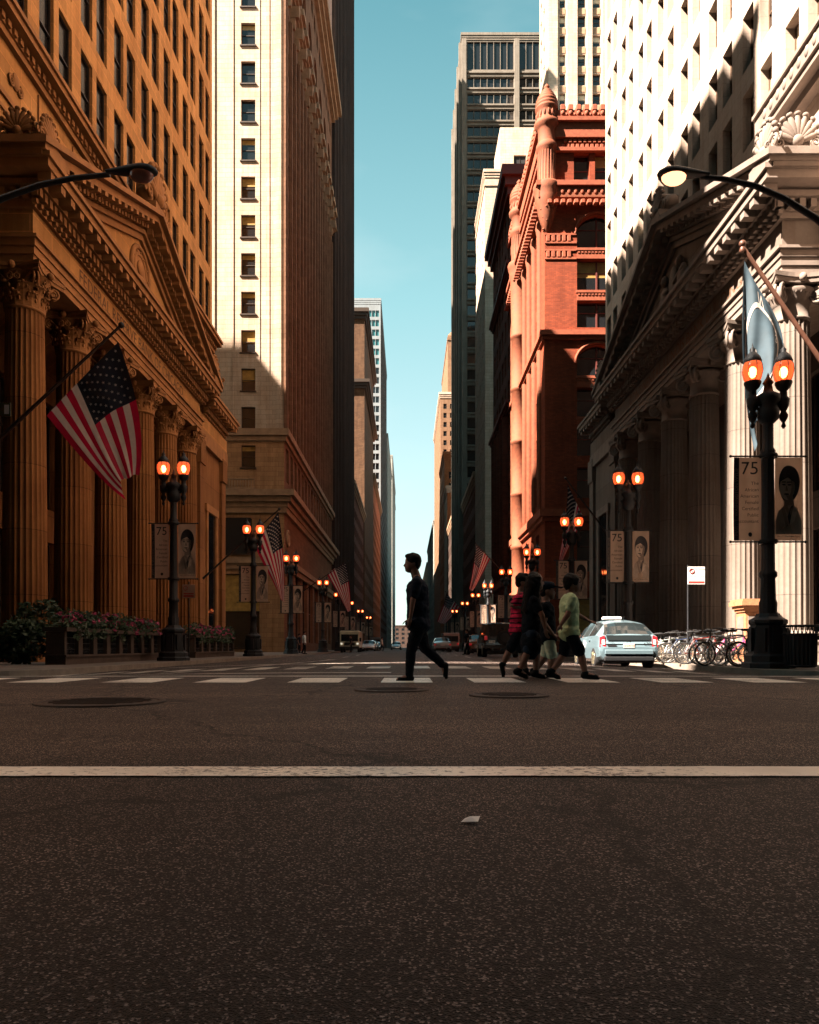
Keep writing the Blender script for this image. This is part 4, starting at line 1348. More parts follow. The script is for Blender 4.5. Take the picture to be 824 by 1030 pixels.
    for k in range(5):
        b = MB()
        b.lathe([(.05, 10), (.55, 11), (.6, 30.4)], (x0 - .05, y0 + 3.0 + k * 3.2 + .2, 0), 16)
        b.build('bay_pier', MT['brown'], t, t.location)

    # limestone block with penthouse
    x0, x1, y0, y1 = 13.0, 23.4, 125, 143
    cs = [(2.3, 1.6), (6.0, 1.6)]
    t, _ = tower('limestone_block', 'tall cream limestone block with a flat roofed penthouse in front of the grey steel tower', 'office building', x0, x1, y0, y1, 80.2, 'cream',
                 [dict(side='S', ops=grid_ops(cs, [(5 + 4.0 * j, 2.5) for j in range(18)]), r=.3, frame='bronze', blind='blind_pale', pb=.6),
                  dict(side='W', ops=grid_ops([(1.2 + 2.9 * k, 1.2) for k in range(6)], [(5 + 4.0 * j, 2.0) for j in range(18)]), r=.3, frame='bronze')],
                 [(77.8, 78.4, .15), (79.2, 80.5, .3)], 'cream')
    c = MB()
    facade(c, (16.4, 132), (1, 0), 6.8, 80.2, 92.5, [(2.4, 4.6, 84.6, 87.6)], .3)
    c.quad((16.4, 132, 80.2), (16.4, 141, 80.2), (16.4, 141, 92.5), (16.4, 132, 92.5))
    c.quad((23.2, 132, 80.2), (23.2, 141, 80.2), (23.2, 141, 92.5), (23.2, 132, 92.5))
    c.quad((16.4, 132, 92.5), (23.2, 132, 92.5), (23.2, 141, 92.5), (16.4, 141, 92.5))
    c.quad((16.4, 141, 80.2), (23.2, 141, 80.2), (23.2, 141, 92.5), (16.4, 141, 92.5))
    c.box(15.9, 23.4, 131.5, 132.2, 80.5, 82.0)
    ph = c.build('penthouse', MT['cream'], t, t.location)
    w = MB()
    w.quad((18.8, 132.28, 84.6), (21.0, 132.28, 84.6), (21.0, 132.28, 87.6), (18.8, 132.28, 87.6), 1)
    w.box(19.85, 19.95, 132.2, 132.27, 84.6, 87.6, 0)
    w.build('louvre', [MT['bronze'], MT['void']], ph, t.location)

    # grey steel tower
    x0, x1, y0, y1 = 13.0, 52.0, 177, 208
    bays = [(1.2, 11.0), (13.6, 11.0), (26.0, 11.0)]
    rows = [133.2 - 3.85 * k for k in range(33)]
    t, pts = tower('steel_tower', 'tall grey steel tower of dark window bands right of the sky', 'office tower', x0, x1, y0, y1, 145.7, 'steel',
                   [dict(side='S', ops=grid_ops([(bx + k * 1.58, 1.5) for bx, w in bays for k in range(7)], [(137.6, 6.6)]) + grid_ops([(bx + k * 1.58, 1.5) for bx, w in bays[:2] for k in range(7)], [(z, 2.5) for z in rows[:10]]), r=.35, style='plain', frame='bronze'),
                    dict(side='S', ops=grid_ops(bays[:2], [(z, 2.5) for z in rows[10:]]) + grid_ops(bays[2:], [(z, 2.5) for z in rows]), r=.35, style='plain', frame='bronze'),
                    dict(side='W', ops=grid_ops([(1.2 + 3.4 * k, 2.4) for k in range(9)], [(z, 2.5) for z in rows]), r=.35, style='plain', frame='bronze')],
                   [(144.6, 146.2, .35)], 'steel',
                   [('S', -.1, 1.0, 0, 144.5, .7, 'steel'), ('S', 12.35, 1.1, 0, 144.5, .7, 'steel'), ('S', 24.75, 1.1, 0, 144.5, .7, 'steel')] + [('W', k * 7.4, .8, 0, 144.5, .8, 'steel') for k in range(5)], limit=100)
    for z in rows[:24] + [137.05]:
        b = MB()
        for bx, w in bays:
            b.box(x0 + bx - .05, x0 + bx + w + .12, y0 - .35, y0 + .02, z - .42, z - .04)
            b.box(x0 + bx - .05, x0 + bx + w + .12, y0 - .2, y0 + .02, z - 1.2, z - 1.0)
        b.build('spandrel', MT['steel'], t, t.location)

    # cream tower above the red building
    x0, x1, y0, y1 = 28.0, 56, 150, 158
    cs = [(2.6, 1.15), (6.3, 1.5), (9.3, 1.5), (12.4, 1.5), (15.4, 1.5), (18.5, 1.5)]
    t, _ = tower('setback_tower', 'cream tower with deep dark window slots rising behind the red building', 'office tower', x0, x1, y0, y1, 152, 'cream',
                 [dict(side='S', ops=grid_ops(cs, [(94 + 3.9 * j, 2.3) for j in range(14)]), r=.5, style='sash', frame='bronze', blind='blind_pale', pb=.3),
                  dict(side='W', ops=grid_ops([(1 + 3.3 * k, 1.5) for k in range(2)], [(94 + 3.9 * j, 2.3) for j in range(14)]), r=.5, frame='bronze')], [(150, 152.5, .4)], 'cream',
                 [('S', a + w + .25, b - (a + w) - .5, 60, 149.9, .6, 'cream') for (a, w), (b, _) in zip(cs, cs[1:])] + [('S', .2, 1.9, 60, 149.9, .6, 'cream')])
    for (a, w) in cs:
        b = MB()
        for j in range(14):
            b.box(x0 + a + .05, x0 + a + w - .05, y0 - .08, y0 + .02, 94 + 3.9 * j - 1.35, 94 + 3.9 * j - .15)
        b.build('spandrel', MT['cream_trim'], t, t.location)

    # far right street wall
    tower('brick_block', 'white fronted low block left of the rust brick building far down the right side', 'building', 13.0, 40, 244, 262.6, 53, {'S': 'rust', 'W': 'cream', 'N': 'rust', 'E': 'rust'},
          [dict(side='W', ops=grid_ops([(1.5 + 3.4 * k, 1.6) for k in range(5)], [(4 + 4 * j, 2.2) for j in range(11)]), frame='bronze')], [(51, 53.3, .5)], 'cream')
    tower('brick_block', 'rust orange brick building in front of the far stepped tower', 'building', 13.0, 40, 263, 294.5, 69, 'rust',
          [dict(side='S', ops=grid_ops([(1.6 + 3.6 * k, 1.7) for k in range(4)], [(4 + 4 * j, 2.4) for j in range(15)]), frame='bronze'),
           dict(side='W', ops=grid_ops([(1.5 + 3.4 * k, 1.6) for k in range(8)], [(4 + 4 * j, 2.2) for j in range(15)]), frame='bronze')], [(66.5, 69.4, .6)], 'rust')
    t, _ = tower('setback_tower', 'far tan tower that steps up beside the sky on the right', 'office tower', 13.0, 40, 295, 361, 101, 'tan',
                 [dict(side='S', ops=grid_ops([(1.2 + 2.6 * k, 1.3) for k in range(6)], [(30 + 3.6 * j, 2.0) for j in range(19)]), frame='bronze'),
                  dict(side='W', ops=grid_ops([(2 + 4 * k, 1.6) for k in range(15)], [(30 + 3.6 * j, 2.0) for j in range(19)]), frame='bronze')], [(99, 101.3, .6)], 'cream')
    m = MB()
    m.box(16.2, 38, 300, 352, 101, 126)
    m.box(16.0, 38.3, 299.7, 352, 124, 125.2)
    m.add([(16.2, 300, 126), (38, 300, 126), (38, 352, 126), (16.2, 352, 126), (21, 306, 133), (34, 306, 133), (34, 346, 133), (21, 346, 133)], [(0, 1, 5, 4), (1, 2, 6, 5), (2, 3, 7, 6), (3, 0, 4, 7), (4, 5, 6, 7)])
    m.build('upper_stage', MT['tan'], t, t.location)
    tower('street_block', 'low dark block at the foot of the grey steel tower', 'building', 13.2, 40, 144, 176.5, 34, 'brown',
          [dict(side='W', ops=grid_ops([(1.5 + 3.4 * k, 1.9) for k in range(9)], [(1, 4)] + [(8 + 4.1 * j, 2.4) for j in range(6)]), frame='bronze')], [(32, 34.3, .6)], 'cream_trim')
    tower('street_block', 'dark block between the grey steel tower and the far white fronted block', 'building', 13.1, 40, 208.5, 243.5, 38, 'dark',
          [dict(side='W', ops=grid_ops([(1.5 + 3.4 * k, 1.9) for k in range(10)], [(1, 4)] + [(8 + 4.1 * j, 2.4) for j in range(7)]), frame='bronze')], [(36, 38.3, .6)], 'cream_trim')
    tower('street_block', 'dim grey block beyond the far stepped tower on the right', 'building', 12.9, 40, 362, 480, 62, 'grey',
          [dict(side='W', ops=grid_ops([(2 + 5 * k, 2.6) for k in range(22)], [(6 + 4.4 * j, 2.4) for j in range(12)]), style='plain', frame='bronze')], [(60, 62.3, .5)])
    tower('street_block', 'farthest pale block on the right where the street meets the sky', 'building', 12.7, 40, 481, 760, 55, 'cream',
          [dict(side='W', ops=grid_ops([(3 + 9 * k, 4) for k in range(29)], [(6 + 5 * j, 2.8) for j in range(9)]), style='plain', frame='bronze')], [(53, 55.3, .5)])
    tower('street_block', 'wide low block closing the far end of the street', 'building', -60, 60, 1020, 1080, 30, 'dark',
          [dict(side='S', ops=grid_ops([(4 + 8 * k, 4) for k in range(14)], [(5 + 6 * j, 3.2) for j in range(4)]), style='plain', frame='bronze')], [(28, 30.5, .5)])
    tower('stone_tower', 'tall stone tower closing the street behind the viewpoint', 'office tower', -13.6, 48, -80, -9.6, 120, 'tan',
          [dict(side='N', ops=grid_ops([(2 + 4 * k, 2) for k in range(15)], [(3 + 4.4 * j, 2.6) for j in range(25)]), frame='bronze')], [(118, 120.5, .8)], limit=12)
    tower('office_block', 'broad stone office block behind the viewpoint on the right', 'office building', 52, 160, -80, -9.6, 60, 'tan',
          [dict(side='N', ops=grid_ops([(2 + 4 * k, 2) for k in range(26)], [(3 + 4.4 * j, 2.6) for j in range(12)]), frame='bronze')], [(58, 60.5, .8)], limit=12)
    tower('office_block', 'tall brown office block beyond the right bank on the side street', 'office building', 66, 130, 16, 60, 75, 'brown',
          [dict(side='S', ops=grid_ops([(2 + 4 * k, 2) for k in range(15)], [(3 + 4.4 * j, 2.6) for j in range(15)]), frame='bronze')], [(73, 75.5, .8)], limit=12)
    # blocks out of sight, added to shade the crossing and the cream tower
    tower('office_block', 'unseen office block added to shade the crossing, behind the viewpoint on the left', 'office building', -100, -14, -70, -9.5, 72.5, 'tan',
          [dict(side='E', ops=grid_ops([(2 + 4 * k, 2) for k in range(14)], [(3 + 4.4 * j, 2.6) for j in range(12)]), frame='bronze'),
           dict(side='N', ops=grid_ops([(2 + 4 * k, 2) for k in range(20)], [(3 + 4.4 * j, 2.6) for j in range(15)]), frame='bronze')], [(71.6, 73.2, .1)], limit=12)
    tower('office_block', 'unseen office block added behind the left bank to shade the cream tower', 'office building', -110, -62.5, 17, 55, 86, 'tan',
          [dict(side='N', ops=grid_ops([(2 + 4 * k, 2) for k in range(11)], [(3 + 4.4 * j, 2.6) for j in range(18)]), frame='bronze')], [(84, 86.4, .8)], limit=12)


def rookery():
    x0, x1, y0, y1, H = 13.0, 34.0, 70.6, 92.6, 48.6
    t = thing('red_building', 'ornate red brick building with domed corner turrets and arched windows', 'building', ((x0 + x1) / 2, (y0 + y1) / 2, 0))
    org = t.location
    mb = MB()
    sf = side_frames(x0, x1, y0, y1)
    # south front: groups of two lights between broad piers
    grp = [(3.05, 3.9), (9.2, 3.9), (15.4, 3.9)]
    archS = [(a, a + w, 38.3, 41.4) for a, w in grp] + [(a, a + w, 26.2, 29.1) for a, w in grp]
    rectS = grid_ops(grp, [(34.3, 2.9), (30.75, 2.5), (22.3, 2.7), (18.6, 2.7), (14.6, 2.9)])
    topS = grid_ops([(2.75, 1.5), (4.75, 1.5), (8.2, 1.5), (10.2, 1.5), (13.5, 1.5), (15.5, 1.5), (18, 1.4)], [(44.35, 2.9)])
    baseS = [(a, a + w, .5, 5.2) for a, w in grp] + [(a, a + w, 7.6, 11.6) for a, w in grp]
    ptS = facade(mb, *sf['S'], -.05, H, archS + rectS + topS + baseS, .55)
    L = y1 - y0
    wc = [(1.6 + 3.1 * k, 1.75) for k in range(7)]
    wc = [q for q in wc if q[0] + q[1] < L - 1]
    archW = [(a, a + w, 38.3, 41.4) for a, w in wc] + [(a, a + w, 26.2, 29.1) for a, w in wc]
    rectW = grid_ops(wc, [(34.3, 2.9), (30.75, 2.5), (22.3, 2.7), (18.6, 2.7), (14.6, 2.9), (44.35, 2.7), (7.6, 4.0), (.5, 4.7)])
    ptW = facade(mb, *sf['W'], -.05, H, archW + rectW, .5)
    for s in 'EN':
        facade(mb, *sf[s], -.05, H, [], .3)
    mb.quad((x0, y0, H), (x1, y0, H), (x1, y1, H), (x0, y1, H))
    mb.build('wall', MT['redbrick'], t, org)
    a = MB()
    for q in archS:
        arch_head(a, ptS, q[0], q[1], q[3] - 1.75, q[3], .55)
    for q in archW:
        arch_head(a, ptW, q[0], q[1], q[3] - .87, q[3], .5)
    a.build('arch_head', MT['redstone'], t, org)
    # moulded arch rings
    for q in archS:
        b = MB()
        c = (q[0] + q[1]) / 2
        pts = [ptS(c - 2.12 * math.cos(PI * k / 16), q[3] - 1.75 + 1.95 * math.sin(PI * k / 16), -.02) for k in range(17)]
        b.tube(pts, .14, 6)
        b.build('arch_ring', MT['redstone'], t, org)
    put_windows(t, ptS, sf['S'][1], archS + rectS + baseS, .55, 'tripartite', 'frame_red', 'glass', 'blind', .15, 100)
    put_windows(t, ptS, sf['S'][1], topS, .55, 'sash', 'frame_red', 'glass', 'blind', .2, 100)
    put_windows(t, ptW, sf['W'][1], archW + rectW, .5, 'sash', 'frame_red', 'glass', None, 0, 100)
    # spandrels between the lights of a group
    for a_, w in grp:
        b = MB()
        for z0, z1 in ((33.3, 34.25), (37.25, 38.25), (21.4, 22.25), (25.1, 26.15)):
            p, q = ptS(a_, z0, -.04), ptS(a_ + w, z0, -.04)
            b.box(p[0], q[0], y0 - .06, y0 + .3, z0, z1 - .25)
            b.box(p[0] - .1, q[0] + .1, y0 - .16, y0 + .3, z1 - .248, z1 - .02)
            for k in range(12):
                xx = p[0] + (k + .5) * w / 12
                b.box(xx - .1, xx + .1, y0 - .12, y0 - .058, z1 - .48, z1 - .27)
        b.build('spandrel', MT['redstone'], t, org)
    # belt courses and cornices on the two fronts
    def belt(z0, z1, out, mat='redstone', ends=True):
        b = MB()
        b.box(x0 - out, x1, y0 - out, y0 + .05, z0, z1)
        b.box(x0 - out, x0 + .05, y0 + .052, y1, z0, z1)
        return b.build('cornice', MT[mat], t, org)
    for z0, z1, o in ((5.8, 6.2, .35), (6.202, 7.0, .5), (12.4, 12.8, .3), (12.802, 13.5, .55), (29.55, 29.9, .25), (29.902, 30.35, .5), (42.35, 42.7, .5), (43.702, 44.15, .95), (47.3, 47.62, .35), (50.0, 50.35, .6)):
        belt(z0, z1, o)
    fr = belt(42.702, 43.7, .7, 'orangestone')
    # dentils, modillions, checker band, crenels
    dn = MB()
    for k in range(int((x1 - x0) / .62)):
        x = x0 + .3 + k * .62
        dn.cbox(x - .2, x + .2, y0 - 1.05, y0 - .45, 42.0, 42.34, .05)
        dn.ell((x, y0 - .72, 43.25), (.2, .08, .3), 8, 6)
    for k in range(int((y1 - y0) / .62)):
        y = y0 + .3 + k * .62
        dn.cbox(x0 - 1.05, x0 - .45, y - .2, y + .2, 42.0, 42.34, .05)
        dn.ell((x0 - .72, y, 43.25), (.08, .2, .3), 8, 6)
    dn.build('dentil_course', MT['redstone'], t, org)
    ck = MB()
    for j in range(3):
        for k in range(int((x1 - x0 - 1.6) / .46)):
            x = x0 + 1.7 + k * .46 + (.23 if j % 2 else 0)
            ck.cbox(x - .15, x + .15, y0 - .16, y0 + .02, 47.75 + j * .46, 48.05 + j * .46, .03)
        for k in range(int((y1 - y0 - 1.6) / .46)):
            y = y0 + 1.7 + k * .46 + (.23 if j % 2 else 0)
            ck.cbox(x0 - .16, x0 + .02, y - .15, y + .15, 47.75 + j * .46, 48.05 + j * .46, .03)
    ck.build('checker_band', MT['redstone'], t, org)
    pa = MB()
    pa.box(x0 + .9, x1, y0 - .3, y0 + .3, H + .002, 49.998)
    pa.box(x0 - .3, x0 + .3, y0 + .9, y1, H + .002, 49.998)
    pa.box(x0 + 1.1, x1, y0 - .5, y0 + .2, 50.352, 51.0)
    pa.box(x0 - .5, x0 + .2, y0 + 1.1, y1, 50.352, 51.0)
    for k in range(int((x1 - x0) / .75)):
        x = x0 + 1.6 + k * .75
        pa.cbox(x - .22, x + .22, y0 - .6, y0 + .1, 51.0, 51.5, .05)
        pa.ell((x, y0 - .52, 50.7), (.2, .14, .24), 8, 6)
        pa.ell((x + .37, y0 - .52, 50.55), (.12, .1, .14), 6, 5)
    for k in range(int((y1 - y0) / .75)):
        y = y0 + 1.6 + k * .75
        pa.cbox(x0 - .6, x0 + .1, y - .22, y + .22, 51.0, 51.5, .05)
        pa.ell((x0 - .52, y, 50.7), (.14, .2, .24), 8, 6)
    pa.build('parapet', MT['redstone'], t, org)
    bb = MB()
    for z in (38.9, 37.4):
        for k in range(int((x1 - x0) / .5)):
            x = x0 + .3 + k * .5
            if not any(x0 + a_ - .3 < x < x0 + a_ + w + .3 for a_, w in grp):
                bb.cbox(x - .17, x + .17, y0 - .14, y0 + .02, z, z + .55, .04)
        for a_, w in zip((0, 6.95, 13.1), (3.0, 2.2, 2.2)):
            bb.box(x0 + a_, x0 + a_ + w, y0 - .1, y0 + .02, z - .22, z - .02)
            bb.box(x0 + a_, x0 + a_ + w, y0 - .1, y0 + .02, z + .57, z + .72)
    bb.build('carved_band', MT['redstone'], t, org)
    # W front piers between the windows
    for k in range(7):
        y = y0 + .9 + k * 3.1
        b = MB()
        b.lathe([(.05, 13.6), (.36, 14.3), (.36, 29.4)], (x0 - .02, y1 - (y - y0) - .2, 0), 12)
        b.lathe([(.36, 30.5), (.36, 40.6), (.5, 41.3), (.5, 41.9)], (x0 - .02, y1 - (y - y0) - .2, 0), 12)
        b.build('pier', MT['orangestone'], t, org)
    # turrets
    for (cx, cy, full) in ((13.2, 70.7, False), (12.75, 85.2, True)):
        b = MB()
        zb = 36.6 if not full else 3.0
        pr = [(.1, zb - 2.2), (.5, zb - 1.4), (.62, zb - .9), (.8, zb)] if full else [(.15, 39.8), (.42, 40.2), (.62, 40.8), (.8, 41.4), (.92, 42.0)]
        if full:
            for z in range(6, 42, 6):
                pr += [(.85, z - .4), (.98, z - .3), (.98, z), (.85, z + .1)]
        pr += [(1.0, 42.3), (1.12, 42.9), (1.1, 43.1), (1.22, 43.5), (1.3, 44.0), (1.22, 44.2), (.84, 44.3), (.82, 47.3), (.98, 47.5), (1.0, 47.9), (.84, 48.1), (.81, 48.2), (.81, 49.3), (.92, 49.5), (1.12, 49.75), (1.14, 50.1), (.95, 50.2), (.95, 51.15), (1.08, 51.3), (1.08, 51.45), (1.0, 51.55)]
        for k in range(5):
            z = 51.6 + k * .33
            r = (1.02, .98, .86, .68, .45)[k]
            pr += [(r, z), (r + .05, z + .12), (r + .02, z + .22), (r - .05, z + .28)]
        pr += [(.24, 53.25), (.16, 53.3), (.26, 53.45), (.27, 53.6), (.16, 53.75), (.03, 53.9)]
        b.lathe(pr, (cx, cy, 0), 32)
        for k in range(16):
            an = 2 * PI * k / 16
            b.ell((cx + .96 * math.cos(an), cy + .96 * math.sin(an), 50.68), (.1, .1, .3), 8, 6)
        for k in range(20):
            an = 2 * PI * k / 20
            b.tube([(cx + .83 * math.cos(an), cy + .83 * math.sin(an), 44.4), (cx + .82 * math.cos(an), cy + .82 * math.sin(an), 47.2)], .06, 6)
        if not full:
            for k in range(40):
                an, z = random.random() * 2 * PI, 40.0 + random.random() * 1.9
                r = .28 + (z - 39.9) * .3
                b.ell((cx + r * math.cos(an), cy + r * math.sin(an), z), (.1, .1, .1), 6, 5)
        b.build('turret', MT['orangestone'], t, org)
# ------------------------------------------------------------------ street furniture
def make_lamp():
    t = thing('street_lamp', 'x', 'street lamp', (0, 0, 0), 0, 'twin globe street lamps along both kerbs')
    b = MB()
    b.lathe([(.60, 0), (.60, .12), (.54, .16), (.54, .3), (.46, .36), (.42, .62), (.40, 1.05), (.44, 1.1), (.44, 1.18), (.30, 1.26), (.26, 1.34)], n=8, sm=False, a0=PI / 8)
    for k in range(8):
        a = PI / 4 * k
        b.obox((.43 * math.cos(a), .43 * math.sin(a), .7), (-.1 * math.sin(a), .1 * math.cos(a), 0), (.03 * math.cos(a), .03 * math.sin(a), 0), (0, 0, .28))
    b.build('pedestal', MT['iron'], t)
    b = MB()
    b.lathe([(.2, 1.3), (.21, 1.6), (.18, 1.68), (.165, 2.2), (.21, 2.25), (.21, 2.34), (.16, 2.4), (.135, 5.2), (.17, 5.25), (.17, 5.33), (.125, 5.4), (.12, 6.1)], n=48, mod=lambda a: 1 - .06 * abs(math.sin(6 * a)))
    b.build('post', MT['iron'], t)
    b = MB()
    b.lathe([(.14, 6.0), (.24, 6.1), (.26, 6.3), (.2, 6.45), (.28, 6.55), (.28, 6.68), (.12, 6.78), (.09, 6.95), (.13, 7.0), (.05, 7.12), (.005, 7.25)], n=16)
    for s in (-1, 1):
        b.tube([(0, 0, 6.58), (s * .2, 0, 6.52), (s * .38, 0, 6.52)], [.12, .1, .12], 8)
        b.tube([(s * .06, 0, 6.15), (s * .2, 0, 6.28), (s * .3, 0, 6.44)], .035, 6)
        b.lathe([(.02, 5.88), (.06, 5.94), (.03, 6.02), (.09, 6.12), (.11, 6.2), (.06, 6.3), (.12, 6.42), (.14, 6.6), (.09, 6.66), (.08, 6.8), (.16, 6.88), (.2, 6.98), (.2, 7.02)], (s * .38, 0, 0), 14)
    b.build('crossarm', MT['iron'], t)
    for s in (-1, 1):
        b = MB()
        b.lathe([(.15, 7.02), (.205, 7.12), (.24, 7.28), (.225, 7.42), (.19, 7.5)], (s * .38, 0, 0), 20)
        g = b.build('globe', MT['globe'], t)
        c = MB()
        c.lathe([(.20, 7.49), (.215, 7.53), (.18, 7.62), (.1, 7.72), (.06, 7.76), (.07, 7.82), (.02, 7.88), (.005, 7.98)], (s * .38, 0, 0), 16)
        for k in range(8):
            a = PI / 4 * k
            c.tube([(s * .38 + r * math.cos(a), r * math.sin(a), z) for r, z in ((.155, 7.03), (.21, 7.12), (.246, 7.28), (.23, 7.42), (.192, 7.51))], .008, 4)
        c.build('globe_cap', MT['iron'], g)
        c = MB()
        c.ell((s * .38, 0, 7.26), (.095, .095, .14), 12, 8)
        c.build('bulb', MT['bulb'], g)
    b = MB()
    for z in (3.1, 5.2):
        b.tube([(-.9, 0, z), (.9, 0, z)], .022, 6)
        b.lathe([(.21, z - .05), (.23, z), (.21, z + .05)], (0, 0, 0), 14)
        for s in (-1, 1):
            b.ell((s * .92, 0, z), (.035, .035, .035), 8, 5)
    b.build('banner_arm', MT['iron'], t)
    return t


def cloth_panel(x0, x1, z0, z1, bow=.03, nx=10, nz=14):
    def S(x, z):
        a, b = (x - x0) / (x1 - x0), (z - z0) / (z1 - z0)
        return bow * math.sin(PI * b) * math.sin(PI * a * .9 + .3) + .012 * math.sin(9 * a + 4 * b)
    m = MB()
    vs, fs = [], []
    for q in (0.0,):
        for j in range(nz + 1):
            for i in range(nx + 1):
                x, z = x0 + (x1 - x0) * i / nx, z0 + (z1 - z0) * j / nz
                vs.append((x, S(x, z) + q, z))
    N = (nx + 1) * (nz + 1)
    for o in (0,):
        for j in range(nz):
            for i in range(nx):
                a = o + j * (nx + 1) + i
                fs.append((a, a + 1, a + nx + 2, a + nx + 1))
    m.add(vs, fs, 0, True)
    return m, S


def poly_on(mb, pts, S, lift, m):
    """flat printed shape laid on the cloth on both faces, as a fan from its centre cut into rings"""
    n = len(pts)
    cx, cz = sum(p[0] for p in pts) / n, sum(p[1] for p in pts) / n
    for sgn in (-1, 1):
        rings = []
        for t in (1, .66, .33):
            rings.append([(cx + (x - cx) * t, cz + (z - cz) * t) for x, z in pts])
        vs = [(x, S(x, z) + sgn * lift, z) for r in rings for x, z in r] + [(cx, S(cx, cz) + sgn * lift, cz)]
        fs = []
        for k in range(2):
            fs += [(k * n + i, k * n + (i + 1) % n, (k + 1) * n + (i + 1) % n, (k + 1) * n + i) for i in range(n)]
        fs += [(2 * n + i, 2 * n + (i + 1) % n, 3 * n) for i in range(n)]
        mb.add(vs, fs, m)


def blob(cx, cz, rx, rz, n=22, e=0):
    return [(cx + rx * math.cos(2 * PI * k / n) * (1 + e * math.sin(2 * PI * k / n)), cz + rz * math.sin(2 * PI * k / n)) for k in range(n)]


def make_banners():
    """the text banner and the portrait banner, local to the lamp post they hang on"""
    z0, z1 = 3.13, 5.17
    tb = thing('text_banner', 'x', 'banner', (0, 0, 0), 0, 'tan text banners on the lamp posts')
    m, S = cloth_panel(-.84, -.17, z0, z1)
    m.build('cloth', MT['banner'], tb)
    k = MB()
    poly = [(-.839, z0 + .002)] + [(-.839, z0 + (z1 - z0) * i / 10) for i in range(1, 10)] + [(-.839, z1 - .002), (-.71, z1 - .002)] + [(-.71, z1 - (z1 - z0) * i / 10) for i in range(1, 10)] + [(-.71, z0 + .002)]
    for i in range(12):
        a, b = z0 + (z1 - z0) * i / 12, z0 + (z1 - z0) * (i + 1) / 12
        for s in (-1, 1):
            k.quad(*[(x, S(x, z) + s * .0065, z) for x, z in ((-.839, a), (-.71, a), (-.71, b), (-.839, b))])
    k.build('edge_strip', MT['banner_dark'], tb)
    w = MB()

    def word(txt, size, x, z, align, m=0, up=False):
        vs, fs = text_geo(txt, size, align)
        w.add([((x - b) if up else (x + a), S(x, z) * 0 + S((x - b) if up else (x + a), (z + a) if up else (z + b)) - .011, (z + a) if up else (z + b)) for a, b in vs], fs, m)
    word('75', .44, -.23, 4.76, 'RIGHT')
    for i, q in enumerate(('The', 'African', 'American', 'Female', 'Certified', 'Public', 'Accountant')):
        word(q, .115, -.23, 4.5 - i * .155, 'RIGHT')
    word('MARY T. WASHINGTON WYLIE', .118, -.735, 3.25, 'LEFT', 1, True)
    w.build('lettering', [MT['ink'], MT['shade_ink']], tb)
    e = MB()
    poly_on(e, blob(-.44, 3.28, .05, .055), S, .0068, 0)
    e.build('emblem', MT['ink'], tb)

    pb = thing('portrait_banner', 'x', 'banner', (0, 0, 0), 0, 'tan portrait banners on the lamp posts')
    m, S = cloth_panel(.17, .84, z0, z1)
    m.build('cloth', MT['banner'], pb)
    p = MB()
    c = .505
    # long dark hair behind, shoulders, neck, face, fringe, features, lapels
    hx, hz = c, 4.58
    poly_on(p, [(hx + .25 * math.cos(a) * (1.08 if math.cos(a) > 0 else .95), hz + (.40 if math.sin(a) > 0 else .52) * math.sin(a)) for a in [2 * PI * i / 30 for i in range(30)]], S, .0062, 0)
    poly_on(p, [(.19, z0 + .16), (.82, z0 + .16), (.82, 3.62), (.74, 3.86), (.62, 4.0), (.4, 4.0), (.27, 3.86), (.19, 3.6)], S, .0082, 3)
    poly_on(p, [(.42, 4.25), (.62, 4.25), (.66, 3.98), (.53, 3.7), (.4, 3.96)], S, .0098, 2)
    poly_on(p, [(c - .03 + .19 * math.cos(a), 4.44 + (.27 if math.sin(a) > 0 else .31) * math.sin(a)) for a in [2 * PI * i / 26 for i in range(26)]], S, .0112, 1)
    poly_on(p, [(.27, 4.56), (.30, 4.74), (.42, 4.9), (.58, 4.9), (.70, 4.74), (.72, 4.5), (.66, 4.62), (.56, 4.69), (.42, 4.67), (.33, 4.6)], S, .0126, 0)
    poly_on(p, [(.57, 4.64), (.655, 4.56), (.665, 4.38), (.61, 4.22), (.5, 4.14), (.57, 4.26), (.59, 4.45)], S, .0126, 2)
    for x in (.395, .535):
        poly_on(p, blob(x, 4.505, .05, .02, 12), S, .0138, 0)
        poly_on(p, [(x - .07, 4.555), (x + .06, 4.56), (x + .05, 4.585), (x - .06, 4.585)], S, .0138, 0)
    poly_on(p, [(.45, 4.48), (.475, 4.48), (.505, 4.36), (.43, 4.355)], S, .0138, 2)
    poly_on(p, blob(.465, 4.275, .07, .022, 12), S, .0138, 0)
    poly_on(p, [(.4, 3.98), (.5, 3.5), (.44, 3.46), (.33, 3.92)], S, .0126, 2)
    poly_on(p, [(.63, 4.0), (.52, 3.5), (.48, 3.72), (.58, 3.98)], S, .0126, 0)
    poly_on(p, [(.63, 4.0), (.74, 3.92), (.65, 3.6), (.53, 3.5)], S, .0112, 1)
    p.build('portrait', [MT['hair_ink'], MT['face_ink'], MT['shade_ink'], MT['suit_ink']], pb)
    w = MB()
    vs, fs = text_geo('Mary T. Washington Wylie', .05, 'CENTER')
    w.add([(c + a, S(c + a, 3.22 + b) - .011, 3.22 + b) for a, b in vs], fs)
    w.build('lettering', MT['ink'], pb)
    return tb, pb


ORD = ['first', 'second', 'third', 'fourth', 'fifth', 'sixth', 'seventh', 'eighth', 'ninth', 'tenth', 'eleventh', 'twelfth', 'thirteenth']


